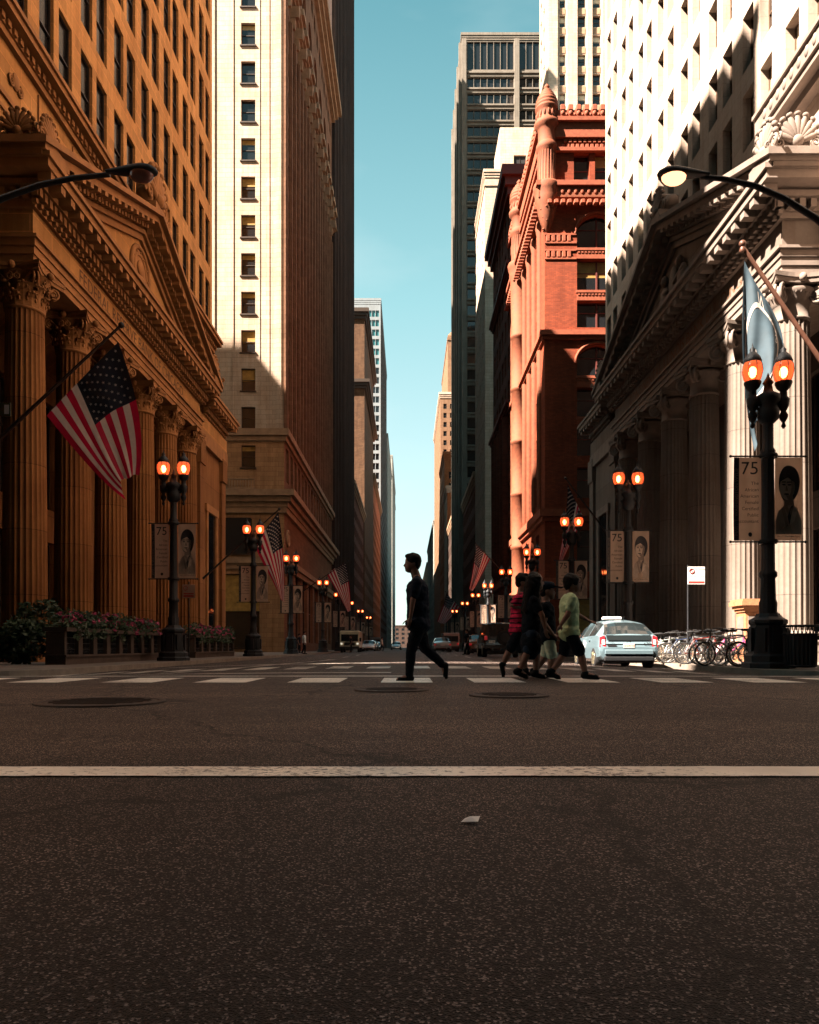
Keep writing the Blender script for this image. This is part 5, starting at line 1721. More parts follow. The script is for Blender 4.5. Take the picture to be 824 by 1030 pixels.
def build_lamps():
    lamp = make_lamp()
    tb, pb = make_banners()
    first = True
    Ld = [28.2, 42.8, 56.7, 78, 96, 114, 140, 170]
    Rd = [18.3, 29.9, 40.2, 53, 67, 82, 97, 115, 140, 170]
    near = {(-1, 0): 'twin globe lamp post in front of the orange bank columns', (1, 0): 'tallest twin globe lamp post, beside the black litter bin', (1, 1): 'twin globe lamp post before the shadowed bank columns and the taxi',
            (-1, 1): 'twin globe lamp post standing before the corner flag of the cream tower', (1, 2): 'twin globe lamp post above the boy in the pale green shirt', (-1, 2): 'twin globe lamp post just right of the corner flag'}
    for sx, ds in ((-1, Ld), (1, Rd)):
        for i, d in enumerate(ds):
            side = 'left' if sx < 0 else 'right'
            l = lamp if first else copy_tree(lamp)
            l.location = (sx * 8.85, d, -.05)
            l['label'] = near.get((sx, i)) or '%s twin globe lamp post from the front on the %s kerb' % (ORD[i], side)
            for src, what in ((tb, 'text banner'), (pb, 'portrait banner')):
                if i > 8:
                    continue
                b = src if first else copy_tree(src)
                b.location = (sx * 8.85, d, -.05)
                if (sx, i) == (1, 0):
                    b['label'] = 'dark tan %s on the tallest lamp post by the litter bin' % what
                elif (sx, i) == (-1, 0):
                    b['label'] = 'tan %s on the lamp post before the orange columns' % what
                elif (sx, i) == (1, 1):
                    b['label'] = 'tan %s on the lamp post above the taxi' % what
                else:
                    b['label'] = 'tan %s on the %s lamp post of the %s kerb' % (what, ORD[i], side)
            first = False


def bez(p, t):
    a, b, c, d = p
    s = 1 - t
    return a * (s * s * s) + b * (3 * s * s * t) + c * (3 * s * t * t) + d * (t * t * t)


class Cloth:
    """a hanging cloth: three edge curves (u = 0, .5, 1) run from the hoist (v = 0) to the fly (v = 1)"""

    def __init__(s, rows, amp, ph=0.0, um=.5):
        s.rows, s.amp, s.ph, s.um = rows, amp, ph, um

    def at(s, u, v):
        a, b, c = (bez(r, v) for r in s.rows)
        m = s.um
        la = (u - m) * (u - 1) / (m)
        lb = u * (u - 1) / (m * (m - 1))
        lc = u * (u - m) / (1 - m)
        p = a * la + b * lb + c * lc
        p = p + Vector((.1 * s.amp * math.sin(8 * u + s.ph) * v, s.amp * v ** .7 * (math.sin(7.5 * u + 2.5 * v + s.ph) + .45 * math.sin(15 * u - 3 * v + s.ph * 2)), 0))
        return p

    def nrm(s, u, v):
        e = .01
        return (s.at(u + e, v) - s.at(u - e, v)).cross(s.at(u, v + e) - s.at(u, v - e)).normalized()


def flag_cloth(cl, stars=True, nv=30):
    mb = MB()
    nu = 13 * 3
    V = [[cl.at(i / nu, j / nv) for j in range(nv + 1)] for i in range(nu + 1)]
    vs = [p for r in V for p in r]
    jc = round(nv * .4)
    for i in range(nu):
        for j in range(nv):
            st = i // 3
            k = 2 if (st >= 6 and j < jc) else (0 if st % 2 == 0 else 1)
            mb.f.append((i * (nv + 1) + j, i * (nv + 1) + j + 1, (i + 1) * (nv + 1) + j + 1, (i + 1) * (nv + 1) + j))
            mb.m.append(k)
            mb.s.append(True)
    mb.v = [tuple(p) for p in vs]
    if stars:
        for r in range(9):
            for c in range(6 if r % 2 == 0 else 5):
                u = 6 / 13 + (7 / 13) * (r + 1) / 10
                v = .4 * ((2 * c + 1 if r % 2 == 0 else 2 * c + 2)) / 12
                p = cl.at(u, v)
                eu = (cl.at(u + .01, v) - cl.at(u - .01, v)).normalized()
                ev = (cl.at(u, v + .01) - cl.at(u, v - .01))
                ev = (ev - eu * ev.dot(eu)).normalized()
                n = cl.nrm(u, v)
                R0 = stars
                for s in (-1, 1):
                    pts = []
                    for q in range(10):
                        a = PI / 2 + q * PI / 5
                        rr = R0 if q % 2 == 0 else R0 * .42
                        pts.append(p + n * s * .012 + eu * rr * math.sin(a) + ev * rr * math.cos(a))
                    mb.add([p + n * s * .012] + pts, [(0, 1 + q, 1 + (q + 1) % 10) for q in range(10)], 1)
    return mb


def flag(name, label, base, tip, rows, amp, ph=0.0, stars=.055, r=.05, pole='poled', um=.5):
    t = thing(name, label, 'flag', tuple(base), 0, None)
    org = t.location
    cl = Cloth(rows, amp, ph, um)
    fc = flag_cloth(cl, stars).build('flag_cloth', [MT['red'], MT['white'], MT['navy']], t, org)
    fc['label'] = 'red and white stripes with a dark blue starred corner'
    p = MB()
    p.tube([base, tip], [r * 1.3, r * .8], 10)
    p.ell(tip, (r * 1.9, r * 1.9, r * 1.9), 10, 7)
    p.build('flagpole', MT[pole], t, org)
    q = MB()
    p.tube([base, base + (tip - base) * .02], [r * 2, r * 2], 8)
    a = base + (tip - base) * .55 + Vector((0, -.06, -.05))
    q.tube([base + Vector((0, -.06, -.12)), a, tip + Vector((0, -.03, -.03))], .012, 4)
    q.build('halyard', MT['pole'], t, org)
    return t


def build_flags():
    d = 23.2
    pp = lambda pts, dd: [[P(x, y, dd) for x, y in r] for r in pts]
    flag('flag', 'large stars and stripes flag drooping before the orange bank columns', P(-8, 448, d), P(122, 327, d),
         pp([[(47, 418), (78, 458), (104, 488), (127, 503)], [(80, 383), (96, 418), (112, 458), (124, 482)], [(119, 344), (136, 392), (146, 440), (141, 479)]], d), .17, .4)
    d = 47.5
    flag('flag', 'stars and stripes flag hanging by the corner of the cream tower', P(204, 582, d), P(281, 512, d),
         pp([[(256, 548), (262, 566), (276, 585), (283, 604)], [(268, 531), (275, 550), (280, 575), (284, 604)], [(280, 515), (285, 545), (287, 575), (286, 606)]], d), .16, 1.3, .07)
    d = 84
    flag('flag', 'small stars and stripes flag farther up the left pavement', Vector((-12.9, d, 6.0)), P(350, 564, d),
         pp([[(329, 578), (336, 590), (344, 604), (350, 616)], [(338, 571), (343, 585), (348, 600), (351, 615)], [(348, 566), (351, 580), (353, 600), (353, 614)]], d), .2, 2.0, .09)
    d = 50
    flag('flag', 'stars and stripes flag hanging before the shaded side of the red building', Vector((13.3, d, 8.2)), P(569, 481, d),
         pp([[(587, 520), (582, 535), (572, 550), (565, 566)], [(579, 504), (577, 522), (569, 545), (563, 566)], [(571, 487), (572, 510), (566, 540), (562, 564)]], d), .14, .8, .07)
    d = 92
    flag('flag', 'dim stars and stripes flag beside the brown block on the right', Vector((12.95, d, 8.5)), P(478, 546, d),
         pp([[(493, 562), (488, 572), (482, 584), (476, 594)], [(486, 555), (483, 568), (478, 582), (474, 594)], [(479, 548), (478, 562), (475, 580), (472, 592)]], d), .2, .3, .09)
    d = 160
    flag('flag', 'small faded stars and stripes flag by the white fronted block far off', Vector((12.95, d, 6.2)), P(448, 595, d),
         pp([[(463, 612), (459, 617), (453, 622), (448, 627)], [(456, 604), (453, 611), (448, 620), (444, 627)], [(449, 597), (448, 606), (443, 616), (440, 625)]], d), .25, 1.1, .12)
    # slate blue flag on the right
    d = 20.8
    base, tip = Vector((13.5, d, 5.6)), P(747, 248, d)
    t = thing('company_flag', 'slate blue flag with white letters hanging from a brown pole on the right', 'flag', tuple(base))
    org = t.location
    rows = pp([[(774, 306), (792, 330), (800, 352), (769, 382)], [(760, 284), (766, 330), (768, 372), (763, 425)], [(749, 262), (746, 320), (744, 395), (757, 455)]], d)
    cl = Cloth(rows, .2, .9)
    mb = MB()
    nu, nv = 36, 36
    mb.add([cl.at(i / nu, j / nv) for i in range(nu + 1) for j in range(nv + 1)], [(i * (nv + 1) + j, i * (nv + 1) + j + 1, (i + 1) * (nv + 1) + j + 1, (i + 1) * (nv + 1) + j) for i in range(nu) for j in range(nv)], 0, True)
    mb.build('flag_cloth', MT['bluegrey'], t, org)
    em = MB()

    def on(u, v, s):
        return cl.at(u, v) + cl.nrm(u, v) * s * .012
    for s in (-1, 1):
        for R0, R1 in ((.34, .305),):
            n = 40
            for k in range(n):
                a, b = 2 * PI * k / n, 2 * PI * (k + 1) / n
                q = [(.5 + R0 * 1.1 * math.cos(a), .5 + R0 * math.sin(a)), (.5 + R0 * 1.1 * math.cos(b), .5 + R0 * math.sin(b)), (.5 + R1 * 1.1 * math.cos(b), .5 + R1 * math.sin(b)), (.5 + R1 * 1.1 * math.cos(a), .5 + R1 * math.sin(a))]
                em.quad(*[on(u, v, s) for u, v in q])
        for txt, u0, v0, sz in (('N', .42, .2, .2), ('S', .88, .3, .12), ('W', .8, .7, .18), ('S', .2, .5, .13), ('C', .62, .58, .15)):
            vs, fs = text_geo(txt, sz, 'CENTER')
            em.add([on(min(.99, max(.01, u0 + a * s)), min(.99, v0 - b), s) for a, b in vs], fs)
    em.build('emblem', MT['white'], t, org)
    p = MB()
    p.tube([base, tip], [.08, .055], 10)
    p.ell(tip + Vector((0, 0, .08)), (.1, .1, .1), 10, 7)
    p.lathe([(.07, -.15), (.09, -.1), (.06, -.02)], tuple(tip), 10)
    p.build('flagpole', MT['pole'], t, org)


def build_cobra():
    for sx, lit, lab in ((-1, False, 'unlit curved arm street light overhanging the street on the left'), (1, True, 'lit curved arm street light overhanging the street on the right')):
        t = thing('overhead_street_light', lab, 'street light', (sx * 9.6, 15.6, -.05))
        org = t.location
        d = 15.2
        p = MB()
        p.lathe([(.22, 0), (.22, .3), (.13, .4), (.1, 8.6), (.08, 9.2)], (sx * 9.6, 15.6, -.05), 14)
        p.build('pole', MT['iron'], t, org)
        hx = 5.25
        if lit:
            arm = [(9.6, 8.6), (8.9, 9.1), (8.47, 9.39), (7.8, 9.75), (7.16, 9.98), (6.5, 10.08), (6.0, 10.1)]
        else:
            arm = [(9.6, 9.2), (8.9, 9.6), (8.39, 9.8), (7.6, 10.02), (6.9, 10.12), (6.1, 10.15)]
        a = MB()
        a.tube([(sx * x, 15.6 + (d - 15.6) * (9.6 - x) / 4.3, z) for x, z in arm], [.075 - .026 * i / (len(arm) - 1) for i in range(len(arm))], 8)
        a.build('arm', MT['iron'], t, org)
        z = arm[-1][1]
        h = MB()
        prof = [(.0, .05), (.12, .075), (.3, .11), (.5, .15), (.72, .18), (.9, .16), (1.02, .09), (1.06, .02)]
        n = 14
        vs, fs = [], []
        for (x, r) in prof:
            for k in range(n):
                an = 2 * PI * k / n
                vs.append((sx * (6.15 - x), d + r * 1.05 * math.cos(an), z + r * (.85 if math.sin(an) > 0 else .35) * math.sin(an) + .0))
        for i in range(len(prof) - 1):
            for k in range(n):
                fs.append((i * n + k, i * n + (k + 1) % n, (i + 1) * n + (k + 1) % n, (i + 1) * n + k))
        fs += [tuple(range(n)), tuple((len(prof) - 1) * n + k for k in range(n))]
        h.add(vs, fs, 0, True)
        hd = h.build('lamp_head', MT['iron'], t, org)
        g = MB()
        g.ell((sx * (6.15 - .72), d, z - .05), (.25, .17, .16), 16, 10)
        g.build('lens', MT['cobra_lens' if lit else 'lens_off'], hd, org)


def build_bin():
    x, y = 9.32, 17.7
    t = thing('litter_bin', 'black slatted steel litter bin on the pavement by the tallest lamp post', 'litter bin', (x, y, -.05))
    b = MB()
    b.lathe([(.3, .03), (.33, .05), (.345, .78), (.345, .8)], n=28)
    b.build('body', MT['bin'], t)
    b = MB()
    for k in range(26):
        a = 2 * PI * k / 26
        b.tube([(.35 * math.cos(a), .35 * math.sin(a), .06), (.36 * math.cos(a), .36 * math.sin(a), .8), (.385 * math.cos(a + .08), .385 * math.sin(a + .08), 1.0)], .013, 4)
    b.build('slats', MT['bin'], t)
    b = MB()
    for z, r in ((.82, .37), (1.02, .395), (.08, .35)):
        b.tube([(r * math.cos(2 * PI * k / 32), r * math.sin(2 * PI * k / 32), z) for k in range(33)], .024, 6)
    b.build('rim', MT['bin'], t)


def build_signs():
    # parking restriction plate right
    t = thing('parking_sign', 'small white no parking plate on a thin pole above the bicycles', 'sign', (8.5, 22.6, -.05))
    b = MB()
    b.tube([(0, 0, 0), (0, 0, 3.0)], .028, 8)
    b.build('pole', MT['iron'], t)
    b = MB()
    b.cbox(-.02, .5, -.045, -.033, 2.42, 2.95, .004)
    b.build('plate', MT['sign_white'], t)
    b = MB()
    b.tube([(.1 + .07 * math.cos(a), -.05, 2.82 + .07 * math.sin(a)) for a in [2 * PI * k / 20 for k in range(21)]], .012, 5)
    b.tube([(.05, -.05, 2.87), (.15, -.05, 2.77)], .01, 5)
    b.box(.0, .48, -.049, -.0455, 2.45, 2.51)
    b.build('symbol', MT['plate_red'], t)
    b = MB()
    put_text(b, 'NO PARKING', .065, (.19, -.047, 2.84), (1, 0, 0), (0, 0, 1), 0, 'LEFT')
    put_text(b, 'TOW ZONE', .075, (.06, -.047, 2.62), (1, 0, 0), (0, 0, 1), 0, 'LEFT')
    b.build('lettering', MT['ink'], t)
    t = thing('parking_sign', 'small tan plate on a thin pole beside the lamp before the orange columns', 'sign', (-8.62, 29.4, -.05))
    b = MB()
    b.tube([(0, 0, 0), (0, 0, 3.1)], .028, 8)
    b.build('pole', MT['iron'], t)
    b = MB()
    b.cbox(-.25, .25, -.045, -.033, 2.45, 2.98, .004)
    b.build('plate', MT['banner'], t)
    b = MB()
    b.tube([(-.12 + .08 * math.cos(a), -.05, 2.84 + .08 * math.sin(a)) for a in [2 * PI * k / 20 for k in range(21)]], .012, 5)
    b.box(-.2, .2, -.05, -.046, 2.5, 2.56)
    b.box(-.2, .2, -.05, -.046, 2.6, 2.64)
    b.build('symbol', MT['plate_red'], t)
    # stone pedestal between the lit columns
    t = thing('stone_pedestal', 'moulded stone pedestal between the two sunlit columns', 'pedestal', (12.15, 26.4, -.05))
    b = MB()
    b.box(-.45, .45, -.45, .45, 0, .35)
    b.cbox(-.36, .36, -.36, .36, .35, 1.75, .02)
    b.build('shaft', MT['silverbrown'], t)
    b = MB()
    for z0, z1, o in ((1.75, 1.85, .4), (1.852, 1.97, .46), (1.972, 2.12, .54), (2.122, 2.2, .5)):
        b.box(-o, o, -o, o, z0, z1)
    b.build('cap', MT['silverbrown'], t)
    b = MB()
    b.box(-.25, .25, -.375, -.36, .55, 1.6)
    b.box(-.375, -.36, -.25, .25, .55, 1.6)
    b.build('inset_panel', MT['grey_van'], t)
    t = thing('guide_sign', 'tiny lit green and white sign plate at the far left edge', 'sign', tuple(P(4, 412, 24)))
    b = MB()
    b.cbox(-.22, .22, -.02, .02, -.22, .22, .01)
    b.build('plate', MT['bike_green'], t)
    b = MB()
    b.box(.02, .17, -.026, -.021, -.15, .15)
    b.build('symbol', MT['sign_white'], t)
    b = MB()
    b.tube([(0, .03, .1), (-.5, .03, .1), (-1.6, .03, .1)], .03, 6)
    b.build('bracket', MT['iron'], t)


def leaves(mb, cx, cy, cz, rx, ry, rz, n, s=.09, m=0):
    for _ in range(n):
        while True:
            p = Vector((random.uniform(-1, 1), random.uniform(-1, 1), random.uniform(-1, 1)))
            if .2 < p.length < 1:
                break
        c = Vector((cx + p.x * rx, cy + p.y * ry, cz + p.z * rz))
        a = Vector((random.gauss(0, 1), random.gauss(0, 1), random.gauss(0, .7))).normalized()
        b = a.orthogonal().normalized()
        L, W = s * random.uniform(.7, 1.4), s * random.uniform(.3, .55)
        mb.add([c - a * L * .5, c + b * W, c + a * L, c - b * W], [(0, 1, 2, 3)], m)


def planter(label, x, d0, d1, n, h, flabel):
    t = thing('planter_wall', label, 'planter', (x, (d0 + d1) / 2, -.05))
    org = t.location
    b = MB()
    b.box(x - .3, x + .3, d0, d1, -.05, .18)
    b.box(x - .34, x + .34, d0 - .04, d1 + .04, .1802, .24)
    for k in range(n + 1):
        y = d0 + (d1 - d0) * k / n
        b.cbox(x - .28, x + .28, max(d0, y - .14), min(d1, y + .14), .242, h - .12, .015)
    b.build('frame', MT['planter'], t, org)
    b = MB()
    b.box(x - .36, x + .36, d0 - .05, d1 + .05, h - .12, h)
    b.build('coping', MT['planter'], t, org)
    for k in range(n):
        a, e = d0 + (d1 - d0) * k / n + .14, d0 + (d1 - d0) * (k + 1) / n - .14
        g = MB()
        for i in range(9):
            y = a + (e - a) * (i + .5) / 9
            g.box(x + .12, x + .15, y - .014, y + .014, .242, h - .122)
        for z in (.4, h * .55, h - .3):
            g.box(x + .11, x + .16, a, e, z - .014, z + .014)
        for i in range(4):
            g.tube([(x + .135, a + (e - a) * (i + .5) / 4 + .08 * math.cos(v), h * .36 + .08 * math.sin(v)) for v in [2 * PI * q / 12 for q in range(13)]], .012, 4)
        g.box(x - .1, x + .05, a, e, .242, h - .122, 1)
        g.build('grille', [MT['iron'], MT['void']], t, org)
    # greenery standing in it
    q = bpy.data.objects.new('flower_bed', None)
    f = MB()
    L = d1 - d0
    for k in range(int(L * 2.2)):
        y = d0 + (k + .5) / 2.2
        leaves(f, x + random.uniform(-.1, .15), y, h + random.uniform(.12, .3), .42, .42, .34, 130)
        if random.random() < .6:
            leaves(f, x + .34, y, h - .12, .14, .25, .3, 40)
    bpy.data.objects.remove(q)
    o = f.build('flower_bed', MT['leaf'])
    tag(o, flabel, 'flower bed', kind='stuff')
    fl = MB()
    for k in range(int(L * 9)):
        c = Vector((x + random.uniform(-.1, .45), random.uniform(d0, d1), h + random.uniform(-.1, .52)))
        for i in range(6):
            leaves(fl, c.x, c.y, c.z, .07, .07, .06, 3, .07)
    fl.build('blossom', MT['flower'], o)


def build_planters():
    planter('long stone planter with dark grilles before the orange columns', -10.3, 21.8, 30.4, 8, 1.05, 'dark green shrubs with pink flowers filling the long planter')
    planter('shorter stone planter with dark grilles before the cream tower', -10.4, 35.5, 43.5, 6, 1.05, 'dark shrubs with pink flowers before the cream tower')
    t = thing('iron_railing', 'low black iron railing between the two stone planters', 'railing', (-10.3, 33, -.05))
    b = MB()
    for z in (.15, .95):
        b.box(-.02, .02, -2.2, 2.2, z, z + .05)
    for k in range(30):
        y = -2.15 + k * .148
        b.tube([(0, y, 0), (0, y, 1.1)], .014, 4)
        b.ell((0, y, 1.12), (.025, .025, .04), 6, 4)
    b.build('panel', MT['iron'], t)
    t = thing('evergreen_bush', 'large black looking bush at the left end of the long planter', 'bush', (-11.6, 22.6, -.05))
    b = MB()
    for k in range(11):
        leaves(b, random.uniform(-.5, .5), random.uniform(-.5, .4), random.uniform(.3, 1.7), random.uniform(.22, .5), random.uniform(.22, .5), random.uniform(.22, .45), 190, .11)
    leaves(b, 0, 0, .7, .75, .7, .7, 500, .11)
    b.build('foliage', MT['leaf'], t)
    b = MB()
    for k in range(5):
        a = k * 1.3
        b.tube([(0, 0, 0), (.15 * math.cos(a), .15 * math.sin(a), .6), (.4 * math.cos(a), .4 * math.sin(a), 1.5)], [.05, .04, .015], 6)
    b.build('stem', MT['bronze'], t)


# ------------------------------------------------------------------ bicycles
def make_bike(frame_m, tyre_m, name='bicycle'):
    t = thing(name, 'x', 'bicycle', (0, 0, 0), 0, 'bicycles parked in a row on the right pavement')
    R0 = .335
    wm, tm = MB(), MB()
    rg = lambda r, n=28: [(r * math.cos(2 * PI * k / n), 0, r * math.sin(2 * PI * k / n)) for k in range(n + 1)]
    tm.tube(rg(R0 - .018), .019, 8, cap=False)
    wm.tube(rg(R0 - .045), .011, 6, cap=False)
    for k in range(28):
        a = 2 * PI * k / 28
        s = .03 if k % 2 else -.03
        wm.tube([(.02 * math.cos(a), s, .02 * math.sin(a)), ((R0 - .045) * math.cos(a + .18), 0, (R0 - .045) * math.sin(a + .18))], .0022, 3, cap=False)
    wm.tube([(0, -.05, 0), (0, .05, 0)], .022, 8)
    wme, tme = wm.mesh('wheel', MT['chrome']), tm.mesh('tyre', MT[tyre_m])
    rear, front = Vector((-.52, 0, R0)), Vector((.53, 0, R0))
    for c in (rear, front):
        w = link('wheel', wme, t)
        w.location = c
        link('tyre', tme, w)
    bb, st, ht, hb = Vector((-.1, 0, .29)), Vector((-.24, 0, .80)), Vector((.36, 0, .86)), Vector((.39, 0, .70))
    f = MB()
    for a, b, r in ((bb, st, .018), (st + Vector((.02, 0, -.06)), ht + Vector((0, 0, -.03)), .017), (bb, hb, .02), (ht, hb, .021)):
        f.tube([a, b], r, 8)
    for s in (-1, 1):
        f.tube([bb + Vector((0, s * .03, 0)), rear + Vector((0, s * .055, 0))], .011, 6)
        f.tube([st + Vector((.015, s * .02, -.08)), rear + Vector((0, s * .055, 0))], .009, 6)
    f.build('frame', MT[frame_m], t)
    f = MB()
    for s in (-1, 1):
        f.tube([hb + Vector((.005, s * .035, -.01)), hb + Vector((.05, s * .05, -.18)), front + Vector((0, s * .05, 0))], [.014, .013, .009], 6)
    f.tube([hb + Vector((0, -.04, 0)), hb + Vector((0, .04, 0))], .018, 6)
    f.build('fork', MT[frame_m], t)
    h = MB()
    h.tube([ht, ht + Vector((-.03, 0, .13)), ht + Vector((.02, 0, .15))], .014, 6)
    h.tube([ht + Vector((-.1, -.30, .17)), ht + Vector((-.02, -.2, .17)), ht + Vector((.02, 0, .15)), ht + Vector((-.02, .2, .17)), ht + Vector((-.1, .30, .17))], .013, 6)
    for s in (-1, 1):
        h.tube([ht + Vector((-.16, s * .3, .17)), ht + Vector((-.06, s * .29, .17))], .019, 8)
    h.build('handlebar', MT['bike_black'], t)
    s = MB()
    s.tube([st, st + Vector((-.03, 0, .14))], .013, 6)
    s.ell(st + Vector((-.1, 0, .17)), (.12, .085, .035), 12, 7)
    s.ell(st + Vector((.04, 0, .165)), (.13, .032, .025), 10, 6)
    s.build('saddle', MT['rubber'], t)
    c = MB()
    c.tube([bb + Vector((0, -.06, 0)) + Vector((.09 * math.cos(2 * PI * k / 20), 0, .09 * math.sin(2 * PI * k / 20))) for k in range(21)], .008, 5)
    c.tube([bb + Vector((0, -.07, 0)), bb + Vector((.12, -.08, -.12))], .01, 6)
    c.tube([bb + Vector((0, .07, 0)), bb + Vector((-.12, .08, .12))], .01, 6)
    c.box(bb.x + .08, bb.x + .16, -.17, -.08, bb.z - .14, bb.z - .11)
    c.box(bb.x - .16, bb.x - .08, .08, .17, bb.z + .11, bb.z + .14)
    c.tube([bb + Vector((0, -.06, .09)), rear + Vector((0, -.06, .04))], .006, 4)
    c.tube([bb + Vector((0, -.06, -.09)), rear + Vector((0, -.06, -.04))], .006, 4)
    c.build('crankset', MT['chrome'], t)
    k = MB()
    k.tube([bb + Vector((-.04, .04, -.02)), (-.2, .2, .01)], .009, 5)
    k.build('kickstand', MT['chrome'], t)
    return t


def build_bikes():
    spec = [('bike_black', 'rubber', 8.68 + .52, 19.55, 0.0, 'black bicycle nearest the tallest lamp post'),
            ('pink', 'rubber', 9.42, 21.75, .12, 'pink framed bicycle near the lamp post end of the row'),
            ('bike_white', 'tyre_white', 8.75, 20.9, -.1, 'bicycle with white tyres third from the tallest lamp post'),
            ('silver', 'tyre_white', 8.95, 20.25, .15, 'silver bicycle with pale tyres just behind the black one by the lamp post'),
            ('bike_red', 'rubber', 8.8, 22.3, -.05, 'dark red bicycle in the middle of the row'),
            ('bike_black', 'tyre_tan', 9.0, 23.0, .1, 'black bicycle with tan tyres in the middle of the row'),
            ('bike_blue', 'rubber', 8.8, 23.7, -.12, 'dark blue bicycle past the tan tyred one'),
            ('silver', 'rubber', 8.95, 24.4, .05, 'silver bicycle with black tyres in the far half of the row'),
            ('bike_green', 'tyre_tan', 8.8, 25.1, .1, 'dark green bicycle with tan tyres third from the taxi end of the row'),
            ('bike_black', 'rubber', 8.95, 25.9, -.08, 'black bicycle second from the taxi end of the row'),
            ('bike_white', 'rubber', 8.8, 26.7, .06, 'white framed bicycle at the taxi end of the row')]
    spec += [('bike_black', 'rubber', 8.7, 20.6, .2, 'black bicycle between the silver one and the white tyred one'),
             ('silver', 'rubber', 9.05, 22.65, -.15, 'grey bicycle just past the dark red one'),
             ('bike_black', 'tyre_white', 8.75, 24.05, .2, 'black bicycle with pale tyres past the dark blue one'),
             ('bike_white', 'tyre_tan', 8.9, 25.5, -.1, 'white framed bicycle with tan tyres near the taxi end')]
    random.seed(11)
    for fm, tm, x, y, rz, lab in spec:
        b = make_bike(fm, tm)
        b['label'] = lab
        b.location = (x, y, -.05)
        b.rotation_euler = (R(random.uniform(-5, 5)), 0, rz + (PI if random.random() < .35 and y > 20 else 0))
    t = thing('bike_rack', 'low metal rack rail behind the row of bicycles', 'bike rack', (9.3, 23, -.05))
    for k in range(6):
        b = MB()
        y = -3.2 + k * 1.3
        b.tube([(-.3, y, 0), (-.3, y, .7), (-.2, y, .85), (.2, y, .85), (.3, y, .7), (.3, y, 0)], .025, 8)
        b.build('hoop', MT['iron'], t)


# ------------------------------------------------------------------ vehicles
def loft_car(paint, prof, W, name, label, glass='glass_clear', cat='car', wheels=(.32, .68, 2.6), rimm='rim'):
    """prof: stations along the length (y from the rear), each (y, z_bottom, z_belt, z_roof, half width at belt, half width at roof, is_window)"""
    t = thing(name, label, cat, (0, 0, 0), 0)
    body, gl = MB(), MB()
    rings = []
    for (y, zb, zl, zr, wl, wr, win) in prof:
        zm = zb + (zl - zb) * .55
        half = [(wl * .86, zb), (wl * .97, zb + .1), (wl, zm), (wl * .97, zl)]
        if zr > zl + .06:
            half += [(wr + (wl * .96 - wr) * .12, zl + (zr - zl) * .86), (wr * .88, zr - .04), (wr * .5, zr - .004)]
        else:
            half += [(wl * .9, zl + .012), (wl * .7, zl + .03), (wl * .4, zl + .04)]
        full = [(x, y, z) for x, z in half] + [(0, y, half[-1][1] + .01)] + [(-x, y, z) for x, z in reversed(half)]
        rings.append(full)
    n = len(rings[0])
    for i in range(len(rings) - 1):
        for k in range(n - 1):
            a, b, c, d = rings[i][k], rings[i][k + 1], rings[i + 1][k + 1], rings[i + 1][k]
            side = k in (3, n - 5)
            win = prof[i][6]
            if win == 1 and side:
                body_is = False
            elif win == 2 and 4 <= k <= n - 6:
                body_is = False
            elif win == 2 and side:
                body_is = True
            elif win == 3 and (side or 4 <= k <= n - 6):
                body_is = False
            else:
                body_is = True
            (body if body_is else gl).add([a, b, c, d], [(0, 1, 2, 3)], 0, True)
    body.add(rings[0], [tuple(range(n))], 0)
    body.add(rings[-1], [tuple(range(n))], 0)
    bm = body.build('body', MT[paint], t)
    if gl.f:
        gl.build('window', MT[glass], t)
    u = MB()
    y0, y1 = prof[0][0], prof[-1][0]
    u.box(-W * .8, W * .8, y0 + .15, y1 - .15, .17, .34)
    u.build('underside', MT['trim'], t)
    r, ya, yb = wheels
    for y in (ya, yb):
        for s in (-1, 1):
            w = MB()
            w.tube([(s * (W - .23), y, r), (s * (W - .2), y, r), (s * (W - .03), y, r), (s * (W - .0), y, r)], [r * .93, r, r, r * .93], 28)
            wo = w.build('wheel', MT['rubber'], t)
            q = MB()
            q.tube([(s * (W - .02), y, r), (s * (W + .008), y, r)], [r * .66, r * .62], 24)
            for k in range(7):
                a = 2 * PI * k / 7
                q.obox((s * (W + .012), y + r * .35 * math.cos(a), r + r * .35 * math.sin(a)), (.008, 0, 0), (0, r * .28 * math.cos(a), r * .28 * math.sin(a)), (0, -.03 * math.sin(a), .03 * math.cos(a)))
            q.build('rim', MT[rimm], wo)
            q = MB()
            q.tube([(s * (W - .25), y, r), (s * (W + .004), y, r)], [r * 1.16, r * 1.16], 28)
            q.build('wheel_arch', MT['trim'], t) if False else None
    return t


HATCH = [(0, .42, .60, .60, .76, .6, 0), (.03, .30, .70, .70, .84, .6, 0), (.10, .26, .92, .99, .86, .70, 0), (.16, .26, .95, 1.02, .865, .70, 2), (.27, .25, .97, 1.14, .87, .64, 2), (.42, .24, .98, 1.27, .872, .60, 2), (.62, .22, .98, 1.37, .873, .565, 1), (1.0, .2, .98, 1.44, .873, .55, 1), (1.5, .19, .97, 1.485, .873, .55, 1), (1.55, .19, .97, 1.487, .873, .55, 0), (1.6, .19, .97, 1.49, .873, .55, 1), (2.45, .19, .95, 1.475, .873, .55, 1), (2.5, .19, .95, 1.47, .873, .55, 0), (2.55, .19, .94, 1.46, .873, .55, 3), (3.0, .2, .92, 1.28, .872, .66, 3), (3.45, .2, .90, .97, .868, .72, 0), (3.9, .22, .80, .80, .85, .6, 0), (4.25, .26, .68, .68, .78, .5, 0), (4.42, .32, .55, .55, .66, .4, 0), (4.46, .38, .5, .5, .58, .4, 0)]
